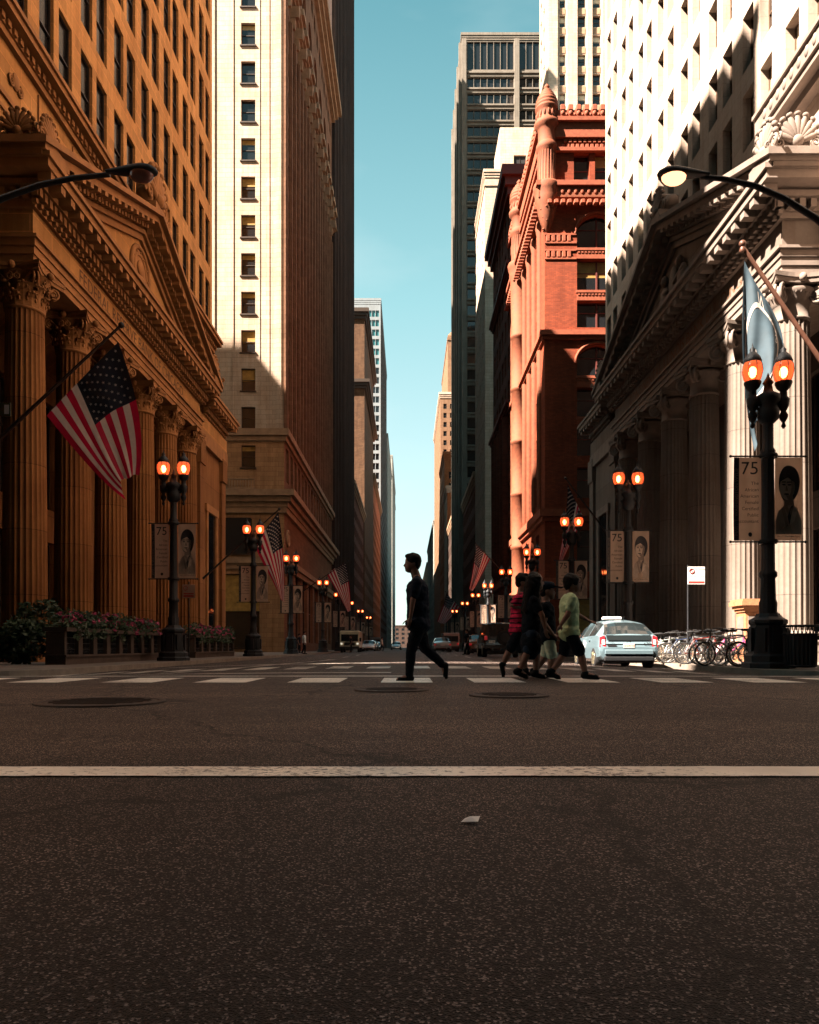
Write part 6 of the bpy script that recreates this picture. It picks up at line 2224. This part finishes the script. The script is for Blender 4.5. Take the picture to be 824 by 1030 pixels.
SUV = [(0, .5, .98, 1.0, .84, .72, 0), (.02, .42, 1.02, 1.05, .88, .74, 0), (.06, .40, 1.05, 1.72, .9, .78, 3), (.09, .40, 1.06, 1.76, .905, .78, 1), (.9, .38, 1.06, 1.80, .91, .78, 1), (.95, .38, 1.06, 1.80, .91, .78, 0), (1.05, .38, 1.06, 1.80, .91, .78, 1), (1.9, .38, 1.06, 1.80, .91, .78, 1), (1.98, .38, 1.06, 1.79, .91, .78, 0), (2.05, .38, 1.06, 1.78, .91, .78, 1), (2.75, .38, 1.05, 1.76, .91, .77, 3), (3.15, .38, 1.05, 1.12, .90, .75, 0), (4.0, .4, .98, 1.0, .88, .6, 0), (4.35, .45, .85, .85, .82, .5, 0), (4.4, .5, .8, .8, .78, .5, 0)]
SEDAN = [(0, .45, .72, .72, .74, .5, 0), (.04, .32, .9, .9, .84, .5, 0), (.5, .25, .98, 1.0, .88, .62, 0), (.75, .24, .98, 1.1, .885, .64, 3), (1.35, .22, .97, 1.40, .89, .62, 1), (2.3, .2, .95, 1.45, .89, .62, 1), (2.36, .2, .95, 1.45, .89, .62, 0), (2.42, .2, .95, 1.44, .89, .62, 1), (2.9, .2, .94, 1.38, .89, .62, 3), (3.55, .22, .92, .99, .88, .66, 0), (4.3, .26, .8, .8, .84, .5, 0), (4.62, .34, .62, .62, .7, .5, 0), (4.66, .42, .56, .56, .64, .5, 0)]


def lights(t, W, y, z, mat, name, h=.12, w=.22, dy=-.02):
    for s in (-1, 1):
        b = MB()
        b.cbox(min(s * (W - w), s * W), max(s * (W - w), s * W), y - .04, y + .05, z, z + h, .015)
        b.build(name, MT[mat], t)


def build_taxi():
    W = .873
    t = loft_car('taxi', HATCH, W, 'taxi_cab', 'pale blue hatchback taxi with a roof sign and number 670, seen from behind', cat='taxi', wheels=(.315, .78, 3.46))
    # lower black glass of the tailgate, lid line, bumper, lights, plate
    b = MB()
    b.add([(-.62, .02, .83), (.62, .02, .83), (.65, .08, .985), (-.65, .08, .985)], [(0, 1, 2, 3)])
    b.build('tailgate_glass', MT['glass_clear'], t)
    b = MB()
    b.prism([(-.66, .03, .72), (.66, .03, .72), (.66, .10, .83), (-.66, .10, .83)], (0, -.03, .012))
    b.cbox(-.70, .70, -.05, .08, .44, .56, .02)
    b.build('tailgate', MT['taxi'], t)
    b = MB()
    b.box(-.62, .62, .125, .165, .985, 1.012)
    b.build('spoiler_bar', MT['taxi'], t)
    b = MB()
    b.cbox(-.72, .72, -.035, .12, .25, .37, .03)
    b.build('lower_bumper', MT['trim'], t)
    for s in (-1, 1):
        b = MB()
        b.prism([(s * .66, .035, .66), (s * .845, .06, .64), (s * .83, .1, .93), (s * .70, .085, .98)], (0, -.03, 0))
        lt = b.build('tail_light', MT['tail'], t)
        b = MB()
        b.prism([(s * .69, .004, .72), (s * .78, .016, .71), (s * .78, .03, .85), (s * .71, .025, .86)], (0, -.006, 0))
        b.build('reversing_lens', MT['headlamp'], lt)
        b = MB()
        b.tube([(s * .88, 3.0, .98), (s * .97, 2.98, 1.0)], .03, 6)
        b.cbox(min(s * .92, s * 1.08), max(s * .92, s * 1.08), 2.9, 3.02, .95, 1.1, .03)
        b.build('wing_mirror', MT['taxi'], t)
    b = MB()
    b.cbox(-.16, .16, -.012, .02, .615, .735, .005)
    p = b.build('number_plate', MT['plate'], t)
    b = MB()
    put_text(b, '12 670 TX', .07, (0, -.016, .65), (1, 0, 0), (0, 0, 1))
    b.build('lettering', MT['plate_red'], p)
    b = MB()
    put_text(b, '670', .13, (.52, -.006, .69), (1, 0, 0), (0, 0, 1))
    put_text(b, 'TAXI', .06, (-.5, -.006, .76), (1, 0, 0), (0, 0, 1))
    b.box(-.62, -.36, -.009, -.004, .66, .70)
    b.build('lettering', MT['ink'], t)
    b = MB()
    for rx, rz in ((.065, .042), (.03, .04), (.05, .02)):
        b.tube([(rx * math.cos(2 * PI * k / 18), .035, .79 + rz * math.sin(2 * PI * k / 18)) for k in range(19)], .007, 5)
    b.build('emblem', MT['trim'], t)
    b = MB()
    b.cbox(-.46, .12, 1.3, 1.5, 1.50, 1.575, .02)
    r = b.build('roof_sign', MT['sign_white'], t)
    b = MB()
    put_text(b, 'TAXI', .06, (-.17, 1.296, 1.515), (1, 0, 0), (0, 0, 1))
    b.build('lettering', MT['ink'], r)
    # round door badge, handles, aerial
    b = MB()
    b.tube([(-.876, 2.1, .68), (-.882, 2.1, .68)], [.17, .17], 20)
    b.build('door_badge', MT['sign_white'], t)
    for s in (-1, 1):
        for y in (1.25, 2.2):
            b = MB()
            b.cbox(min(s * .86, s * .895), max(s * .86, s * .895), y, y + .2, .84, .875, .008)
            b.build('door_handle', MT['taxi'], t)
    b = MB()
    b.tube([(0, .7, 1.40), (0, .58, 1.55)], .008, 5)
    b.build('aerial', MT['trim'], t)
    t.location = (6.45, 21.7, -.17)
    t.rotation_euler = (0, 0, R(-2))


def box_van(name, label, cat, paint, L, W, H, loc, toward):
    t = thing(name, label, cat, loc)
    s = -1 if toward else 1  # the front faces the viewer
    yf = -L / 2 if toward else L / 2
    b = MB()
    b.cbox(-W, W, -L / 2, L / 2, .55, H, .08)
    b.build('body', MT[paint], t)
    b = MB()
    y = -L / 2
    b.box(-W * .86, W * .86, y - .02, y + .05, H * .52, H * .83)
    g = b.build('windscreen' if toward else 'rear_window', MT['glass_clear'], t)
    b = MB()
    b.box(-.02, .02, y - .03, y - .021, H * .52, H * .83)
    b.build('divider', MT['trim'], g)
    b = MB()
    b.cbox(-W * .98, W * .98, y - .12, y + .1, .42, .66, .03)
    b.build('bumper', MT['trim'], t)
    b = MB()
    b.box(-W * .55, W * .55, y - .025, y + .05, .75, H * .45)
    for k in range(5):
        b.box(-W * .5, W * .5, y - .035, y - .025, .8 + k * .1, .84 + k * .1)
    b.build('grille' if toward else 'rear_door', MT['trim' if toward else paint], t)
    lights(t, W * .93, y, .85, 'headlamp' if toward else 'tail', 'headlight' if toward else 'tail_light', .2, .24)
    for yy in (-L * .32, L * .32):
        for q in (-1, 1):
            w = MB()
            w.tube([(q * (W - .25), yy, .38), (q * (W - .02), yy, .38)], [.38, .38], 20)
            w.build('wheel', MT['rubber'], t)
    for q in (-1, 1):
        w = MB()
        w.cbox(min(q * W, q * (W + .2)), max(q * W, q * (W + .2)), y + .1, y + .2, H * .5, H * .68, .02)
        w.build('wing_mirror', MT['trim'], t)
    return t


def build_traffic():
    build_taxi()
    t = loft_car('black_car', SUV, .91, 'off_road_car', 'black boxy off road car behind the group in the crossing', cat='car', wheels=(.38, .85, 3.35))
    lights(t, .88, 0, .9, 'tail', 'tail_light', .2, .14)
    b = MB()
    b.tube([(.12, -.2, 1.0), (.12, -.0, 1.0)], [.37, .37], 24)
    sw = b.build('spare_wheel', MT['rubber'], t)
    b = MB()
    b.tube([(.12, -.215, 1.0), (.12, -.19, 1.0)], [.22, .24], 20)
    b.build('wheel_cover', MT['trim'], sw)
    b = MB()
    b.cbox(-.9, .9, -.12, .05, .48, .66, .03)
    b.build('bumper', MT['trim'], t)
    b = MB()
    b.cbox(-.66, -.34, -.03, 0, .74, .88, .004)
    p = b.build('number_plate', MT['sign_white'], t)
    b = MB()
    put_text(b, 'T18', .12, (-.5, -.034, .77), (1, 0, 0), (0, 0, 1))
    b.build('lettering', MT['ink'], p)
    t.location = (4.75, 37.5, road_z(4.8, 40))
    spec = [('copper_car', 'brown_car', SEDAN, 5.1, 52, False, 'copper brown car past the black off road car'),
            ('parked_car', 'white_car', SEDAN, -5.0, 95, True, 'small white car behind the cream step van on the left'),
            ('parked_car', 'black_car', HATCH, -5.2, 108, True, 'dark car third in the left kerb row behind the white one'),
            ('parked_car', 'silver', SEDAN, -2.0, 130, True, 'silver car coming up the left lane far off'),
            ('parked_car', 'red_car', HATCH, 3.9, 84, False, 'dark red car in the right lane left of the grey van'),
            ('parked_car', 'silver', SEDAN, 3.4, 72, False, 'silver car just behind the walking man in the right lane'),
            ('parked_car', 'white_car', HATCH, 1.6, 105, False, 'white car in the centre lane far beyond the walking man'),
            ('parked_car', 'black_car', SEDAN, 6.6, 66, False, 'black car at the right kerb between the copper car and the grey van'),
            ('parked_car', 'red_car', SEDAN, 5.4, 118, False, 'red car at the right kerb beyond the grey van'),
            ('parked_car', 'black_car', SEDAN, -5.4, 126, True, 'black car fourth in the left kerb row'),
            ('parked_car', 'silver', HATCH, 2.6, 150, False, 'tiny silver car farthest down the right lane')]
    for nm, pm, pf, x, y, toward, lab in spec:
        L = pf[-1][0]
        wl = (.32, .85, L - 1.0)
        t = loft_car(pm, pf, pf[6][4], nm, lab, wheels=wl)
        t['group'] = 'cars along the street'
        lights(t, .82, .03, .66, 'tail', 'tail_light', .14, .2)
        for s in (-1, 1):
            b = MB()
            b.cbox(min(s * .5, s * .74), max(s * .5, s * .74), L - .22, L - .1, .58, .7, .02)
            b.build('headlight', MT['headlamp'], t)
        b = MB()
        b.cbox(-.2, .2, -.02, .03, .62, .74, .004)
        b.cbox(-.2, .2, L - .02, L + .02, .44, .54, .004)
        b.build('number_plate', MT['plate'], t)
        t.location = (x, y, road_z(x, y) + .01)
        if toward:
            t.rotation_euler = (0, 0, PI)
            t.location.y += L
    box_van('step_van', 'cream step van with a wide teal windscreen at the left kerb', 'van', 'cream_van', 5.5, 1.05, 2.35, (-6.2, 82.5, road_z(6.2, 80)), True)
    box_van('box_van', 'grey box van seen from behind in the right lane', 'van', 'grey_van', 5.0, 1.0, 2.3, (5.3, 93, road_z(5.3, 90)), False)
    box_van('box_van', 'dark box van at the left kerb far beyond the white car', 'van', 'grey_van', 5.0, 1.0, 2.4, (-6.0, 142, road_z(6.0, 140)), True)


# ------------------------------------------------------------------ people
def remesh(mb, voxel, it=4, fold=0.0, seed=0.0):
    me = mb.mesh('figure', [])
    ob = bpy.data.objects.new('figure', me)
    COL.objects.link(ob)
    r = ob.modifiers.new('r', 'REMESH')
    r.mode = 'VOXEL'
    r.voxel_size = voxel
    s = ob.modifiers.new('s', 'SMOOTH')
    s.factor = .5
    s.iterations = it
    dg = bpy.context.evaluated_depsgraph_get()
    out = bpy.data.meshes.new_from_object(ob.evaluated_get(dg))
    bpy.data.objects.remove(ob)
    if fold:
        nn = [v.normal.copy() for v in out.vertices]
        for v, n_ in zip(out.vertices, nn):
            q = v.co
            k = mnoise.noise((q.x * 9 + q.z * 7 + seed, q.y * 9, q.z * 13 + q.x * 5)) + .6 * mnoise.noise((q.x * 22 + seed, q.y * 22, q.z * 26))
            v.co = q + n_ * fold * k
    for p in out.polygons:
        p.use_smooth = True
    return out


def skin(me, mat, name, parent, org):
    me.materials.clear()
    me.materials.append(MT[mat])
    me.transform(Matrix.Translation(-Vector(org)))
    me.name = name
    return link(name, me, parent)


def person(label, d, f, J, top='cloth_black', legs='cloth_black', skin_m='skin', hair='short', shorts=False, knee=False, sleeve=.55, girth=1.0, vox=.011, dress=False, cap=None, stripes=None):
    """J: joints in photograph pixels at distance d; keys ending in n / f are the near / far limb; f = facing (+1 right)"""
    s = d / FPX
    hw = .165 * girth
    dy = {'n': -hw, 'f': hw}
    V = lambda k, off=0.0: P(J[k][0], J[k][1], d) + Vector((0, off, 0))
    foot = min(P(J[k][0], J[k][1], d).z for k in ('toen', 'toef'))
    hip = V('hip')
    base = Vector((hip.x, d, foot))
    t = thing('person', label, 'person', tuple(base))
    H = V('head')
    neck = V('neck')
    fx = Vector((f, 0, 0))
    b = MB()
    # head with jaw, nose, brow, ears, neck
    b.ell(H + Vector((0, 0, .012)), (.105, .084, .122), 16, 12)
    b.ell(H + fx * .045 + Vector((0, 0, -.065)), (.064, .06, .07), 12, 8)
    b.capsule(H + fx * .09 + Vector((0, 0, .0)), H + fx * .112 + Vector((0, 0, -.032)), .012, .017, 8)
    b.ell(H + fx * .094 + Vector((0, 0, -.066)), (.014, .024, .012), 8, 6)
    b.ell(H + fx * .078 + Vector((0, 0, -.1)), (.025, .03, .022), 8, 6)
    b.ell(H + fx * .082 + Vector((0, 0, .03)), (.02, .055, .014), 8, 6)
    for q in (-1, 1):
        b.ell(H + Vector((-f * .012, q * .078, -.012)), (.022, .012, .034), 8, 6)
    b.capsule(H + Vector((-f * .015, 0, -.07)), neck + Vector((0, 0, -.02)), .058, .066, 12)
    chest = neck.lerp(hip, .3)
    waist = neck.lerp(hip, .68)
    b.ell(chest, (.115 * girth, .165 * girth, .17), 14, 10)
    b.ell(waist, (.105 * girth, .14 * girth, .16), 14, 10)
    b.ell(hip, (.12 * girth, .155 * girth, .13), 14, 10)
    arms = {}
    for k in 'nf':
        sh = V('sh', dy[k] * 1.05) if 'sh' in J else neck + Vector((0, dy[k] * 1.05, -.07))
        el, wr = V('el' + k, dy[k] * 1.25), V('wr' + k, dy[k] * 1.1)
        arms[k] = (sh, el, wr)
        b.capsule(neck + Vector((0, dy[k] * .3, -.03)), sh, .055, .055, 12)
        b.capsule(sh, el, .05 * girth, .039, 12)
        b.capsule(el, wr, .04, .026, 12)
        u = (wr - el).normalized()
        c = wr + u * .055
        b.ell(c, (.04, .024, .048), 10, 8, 0, u.to_track_quat('Z', 'Y').to_matrix())
        q = u.to_track_quat('Z', 'Y').to_matrix()
        for i, (o, L) in enumerate(((-.03, .062), (-.01, .075), (.011, .07), (.03, .055))):
            p0 = c + q @ Vector((o, 0, .03))
            p1 = p0 + q @ Vector((o * .1, 0, L * .55)) + fx * .004
            p2 = p1 + q @ Vector((0, 0, L * .45)) + fx * .016
            b.capsule(p0, p1, .0095, .009, 8)
            b.capsule(p1, p2, .009, .008, 8)
        p0 = c + fx * .025 - u * .02
        p1 = p0 + fx * .028 + u * .035
        b.capsule(p0, p1, .0125, .011, 8)
        b.capsule(p1, p1 + u * .03 + fx * .004, .011, .0095, 8)
    lg = {}
    for k in 'nf':
        hp = hip + Vector((0, dy[k] * .55, -.03))
        kn, an, to = V('kn' + k, dy[k] * .55), V('an' + k, dy[k] * .5), V('toe' + k, dy[k] * .5)
        lg[k] = (hp, kn, an, to)
        b.capsule(hp, kn, .085 * girth, .056, 14)
        cf = kn.lerp(an, .3)
        b.capsule(kn, cf, .054, .057, 14)
        b.capsule(cf, an, .057, .037, 14)
        b.capsule(an + Vector((0, 0, -.01)), to, .04, .028, 10)
    skin(remesh(b, vox * .85, 3), skin_m, 'body', t, base)
    # eyes
    e = MB()
    for q in (-1, 1):
        e.ell(H + fx * .088 + Vector((0, q * .033, .006)), (.012, .014, .009), 8, 6)
    e.build('eye', MT['eye'], t, base)
    # hair
    h = MB()
    if hair == 'short':
        h.ell(H + Vector((-f * .016, 0, .05)), (.112, .093, .098), 16, 11)
        h.ell(H + Vector((-f * .06, 0, .0)), (.06, .08, .09), 12, 9)
        h.ell(H + fx * .045 + Vector((0, 0, .1)), (.062, .066, .04), 12, 9)
    elif hair == 'round':
        h.ell(H + Vector((-f * .02, 0, .035)), (.122, .105, .112), 16, 11)
        h.ell(H + Vector((-f * .07, 0, -.01)), (.065, .085, .095), 12, 9)
    else:
        h.ell(H + Vector((-f * .02, 0, .035)), (.118, .1, .11), 16, 11)
        bk = neck.lerp(hip, .42) + Vector((-f * .1, 0, 0))
        for q in (-.07, 0, .07):
            h.capsule(H + Vector((-f * .06, q, .02)), bk + Vector((0, q * 1.4, 0)), .085, .05, 12)
        h.capsule(H + Vector((f * .02, -.09, .03)), neck + Vector((f * .02, -.12, -.16)), .05, .04, 10)
    if hair:
        skin(remesh(h, vox, 1, .012, d), 'hair', 'hair', t, base)
    if cap:
        c = MB()
        c.ell(H + Vector((-f * .005, 0, .075)), (.115, .1, .075), 16, 10)
        c.obox(H + fx * .15 + Vector((0, 0, .06)), (.07, 0, -.012), (0, .075, 0), (0, 0, .007))
        c.build('cap', MT[cap], t, base)
    # top
    c = MB()
    g = 1.1 * girth
    c.capsule(neck + Vector((0, 0, -.05)), neck + Vector((0, 0, -.08)), .078, .09, 12)
    c.capsule(chest, neck.lerp(hip, .95), .128 * g, .13 * g, 16)
    c.ell(chest, (.13 * g, .185 * g, .19), 16, 11)
    c.ell(waist, (.125 * g, .165 * g, .19), 16, 11)
    hem = hip + Vector((0, 0, -.0 if not dress else -.14))
    c.ell(hem, (.142 * g, .185 * g, .14 if not dress else .25), 16, 11)
    for k in 'nf':
        sh, el, wr = arms[k]
        c.capsule(neck + Vector((0, dy[k] * .35, -.05)), sh, .068, .07, 12)
        c.capsule(sh, sh.lerp(el, sleeve), .069 * girth, .064, 12)
    so = skin(remesh(c, vox, 3, .012, d), top, 'shirt', t, base)
    if stripes:
        so.data.materials.append(MT[stripes])
        for p in so.data.polygons:
            if (p.center.z % .075) < .02:
                p.material_index = 1
    # trousers or shorts
    c = MB()
    c.ell(hip + Vector((0, 0, -.02)), (.122 * g, .158 * g, .10), 14, 10)
    for k in 'nf':
        hp, kn, an, to = lg[k]
        if shorts:
            c.capsule(hp, hp.lerp(kn, .86), .1 * girth, .084, 14)
        else:
            c.capsule(hp, kn, .098 * girth, .074, 14)
            c.capsule(kn, an + (kn - an).normalized() * .03, .072, .058, 14)
    skin(remesh(c, vox, 3, .011, d), legs, 'shorts' if shorts else 'trousers', t, base)
    for k in 'nf':
        hp, kn, an, to = lg[k]
        c = MB()
        u = (to - an)
        lowd = Vector((0, 0, -1))
        sh = (an - kn).normalized()
        heel = an + sh * .045 - Vector((u.x, 0, u.z)).normalized() * .035
        c.capsule(an + sh * .0, heel, .05, .045, 12)
        c.capsule(heel, to + (heel - to) * .12, .046, .036, 12)
        c.capsule(heel + sh * .016, to + sh * .012, .034, .028, 12)
        skin(remesh(c, .01, 2), 'shoe', 'shoe', t, base)
    return t


def build_people():
    person('man in dark clothes striding left across the crossing in silhouette', 10.3, -1,
           dict(head=(415, 566.5), neck=(419.5, 581), sh=(419, 588), hip=(421, 628), eln=(415.5, 604), wrn=(413, 621), elf=(421, 604), wrf=(412.5, 621), knn=(413.5, 655), ann=(411.5, 679.5), toen=(400.5, 683.5), knf=(427.5, 652), anf=(446.5, 669.5), toef=(448.5, 681)),
           top='cloth_navy', legs='cloth_black', sleeve=.72, girth=1.12, hair='short')
    person('boy in a pale green shirt reaching forward at the right of the group', 10.6, 1,
           dict(head=(576, 586.5), neck=(572.8, 598), sh=(573, 603), hip=(572.5, 636), eln=(568, 619), wrn=(562, 628.5), elf=(583.5, 617.5), wrf=(592.5, 622.5), knn=(583, 658), ann=(587.5, 677), toen=(600, 681), knf=(568, 659), anf=(557, 675), toef=(564, 682)),
           top='cloth_lime', legs='cloth_black', shorts=True, hair='round', girth=.98, sleeve=.6, vox=.011)
    person('boy in a cap, dark shirt and cream shorts amid the group', 11.3, 1,
           dict(head=(551, 594.5), neck=(548.5, 606), sh=(548.5, 611), hip=(551, 641), eln=(545, 627), wrn=(553, 637), elf=(552, 627), wrf=(558, 636), knn=(554.5, 661), ann=(552, 677), toen=(562, 680.5), knf=(549.5, 660), anf=(540, 674), toef=(546, 681)),
           top='cloth_black', legs='cloth_cream', shorts=True, hair='short', girth=.95, cap='cloth_navy', vox=.012)
    person('woman with long dark hair in a black top walking right in the group', 10.9, 1,
           dict(head=(539, 585), neck=(535.5, 599), sh=(535, 605), hip=(534, 637), eln=(543, 620), wrn=(546, 632), elf=(533, 621), wrf=(538, 632), knn=(530, 656), ann=(521.5, 674), toen=(529.5, 680.5), knf=(541, 657), anf=(540, 676), toef=(549, 681)),
           top='cloth_black', legs='denim', shorts=True, hair='long', girth=1.0, dress=True, vox=.011)
    person('person in a red striped shirt and dark shorts at the left of the group', 11.8, 1,
           dict(head=(526, 585.5), neck=(524, 597), sh=(522, 602), hip=(522, 634), eln=(514, 610), wrn=(521, 612), elf=(527, 612), wrf=(533, 614), knn=(511.5, 655), ann=(505.5, 668), toen=(506, 679), knf=(526, 656), anf=(530, 674), toef=(537, 680)),
           top='cloth_red', legs='cloth_black', stripes='cloth_black', shorts=True, hair='short', girth=1.05, sleeve=.75, vox=.012)
    # distant figures
    def stand(label, x, y, top, legs, h=1.72, f=1, walk=0.1):
        k = FPX / y
        X0, G = VPX + x * k, HZ + (CAMZ + .06) * k
        q = lambda dx, z: (X0 + dx * k, G - z * h / 1.75 * k)
        person(label, y, f, dict(head=q(.02 * f, 1.62), neck=q(0, 1.46), sh=q(0, 1.38), hip=q(0, .93), eln=q(-.06 * f, 1.1), wrn=q(.02 * f, .86), elf=q(.08 * f, 1.1), wrf=q(.14 * f, .88), knn=q(walk, .5), ann=q(walk * .6, .09), toen=q(walk * .6 + .17 * f, .03), knf=q(-walk * .3, .5), anf=q(-walk * 1.6, .12), toef=q(-walk * 1.6 + .15 * f, .03)), top=top, legs=legs, vox=.02)
    stand('man in a white shirt and dark trousers on the left pavement edge', -7.9, 57, 'cloth_white', 'cloth_black')
    stand('dark clothed person standing before the cream step van', -5.75, 76, 'cloth_black', 'cloth_black', f=-1, walk=.04)
    stand('person in a pale shirt walking on the road behind the walking man', -3.1, 90, 'cloth_white', 'denim', f=1, walk=.2)
    stand('person in dark clothes near the copper car', 4.0, 50, 'cloth_black', 'cloth_black', f=-1)
    stand('person in a dark top on the left pavement beyond the planters', -9.6, 66, 'cloth_navy', 'cloth_black', f=1)


def build_street():
    build_lamps()
    build_flags()
    build_cobra()
    build_bin()
    build_signs()
    build_planters()
    build_bikes()
    build_traffic()
    build_people()
# ------------------------------------------------------------------ light, sky, camera
def build_light():
    az, el = R(63), R(47)
    to_sun = Vector((-math.sin(az) * math.cos(el), -math.cos(az) * math.cos(el), math.sin(el)))
    l = bpy.data.lights.new('sun', 'SUN')
    l.energy = 5.0
    l.angle = R(.5)
    l.color = (1, .86, .72)
    o = bpy.data.objects.new('sun', l)
    COL.objects.link(o)
    o.rotation_euler = (-to_sun).to_track_quat('-Z', 'Y').to_euler()
    o.location = (-60, -40, 120)
    w = bpy.data.worlds.new('World')
    SC.world = w
    w.use_nodes = True
    N, L = w.node_tree.nodes, w.node_tree.links
    sky = N.new('ShaderNodeTexSky')
    sky.sky_type = 'NISHITA'
    sky.sun_disc = False
    sky.sun_elevation = el
    sky.sun_rotation = math.atan2(to_sun.x, to_sun.y)
    sky.air_density = 1.0
    sky.dust_density = .5
    sky.ozone_density = 1.0
    bg = N['Background']
    x = mixc(N, L, sky.outputs[0], (.74, .92, .64), 1.0)
    # teal air over the city: pale towards the horizon, deeper overhead
    ge = N.new('ShaderNodeTexCoord')
    se = N.new('ShaderNodeSeparateXYZ')
    L.new(ge.outputs['Generated'], se.inputs[0])
    K = 1.0
    gr = ramp(N, L, se.outputs[2], [(0.0, (.27, .31, .312)), (.2, (.215, .285, .292)), (.42, (.12, .225, .238)), (.66, (.045, .125, .145)), (1.0, (.02, .07, .09))])
    gm = N.new('ShaderNodeVectorMath')
    gm.operation = 'SCALE'
    L.new(gr, gm.inputs[0])
    gm.inputs['Scale'].default_value = 10.0
    x = mixc(N, L, x, gm.outputs[0], .8, 'MIX')
    # thin streaks of high cloud
    tc = N.new('ShaderNodeTexCoord')
    mp = N.new('ShaderNodeMapping')
    mp.inputs['Scale'].default_value = (1.6, 1.0, 5.0)
    mp.inputs['Rotation'].default_value = (.0, .35, 0)
    L.new(tc.outputs['Generated'], mp.inputs[0])
    f = noise(N, L, mp.outputs[0], 1.7, 5, .5)
    cl = ramp(N, L, f, [(.46, 0.0), (.8, .35)])
    x = mixc(N, L, x, (2.6, 3.0, 3.0), cl, 'MIX')
    L.new(x, bg.inputs[0])
    bg.inputs[1].default_value = .055


def build_camera():
    c = bpy.data.cameras.new('camera')
    c.sensor_fit = 'HORIZONTAL'
    c.sensor_width = 36
    c.lens = 36 * FPX / 824
    c.shift_x = (412 - VPX) / 824
    c.shift_y = (HZ - 515) / 824
    c.clip_start = .05
    c.clip_end = 6000
    o = bpy.data.objects.new('camera', c)
    COL.objects.link(o)
    o.location = (0, 0, CAMZ)
    o.rotation_euler = (PI / 2, 0, 0)
    SC.camera = o


def settings():
    SC.view_settings.view_transform = 'Standard'
    SC.view_settings.look = 'None'
    SC.view_settings.gamma = 1
    SC.view_settings.exposure = EXPOSURE
    c = SC.cycles
    c.max_bounces = 6
    c.diffuse_bounces = 1
    c.glossy_bounces = 3
    c.transparent_max_bounces = 8
    c.caustics_reflective = True
    c.caustics_refractive = False
    c.sample_clamp_indirect = 6
    c.use_denoising = True


EXPOSURE = 2.7
build_ground()
build_city()
if 'build_street' in globals():
    build_street()
build_light()
build_camera()
settings()
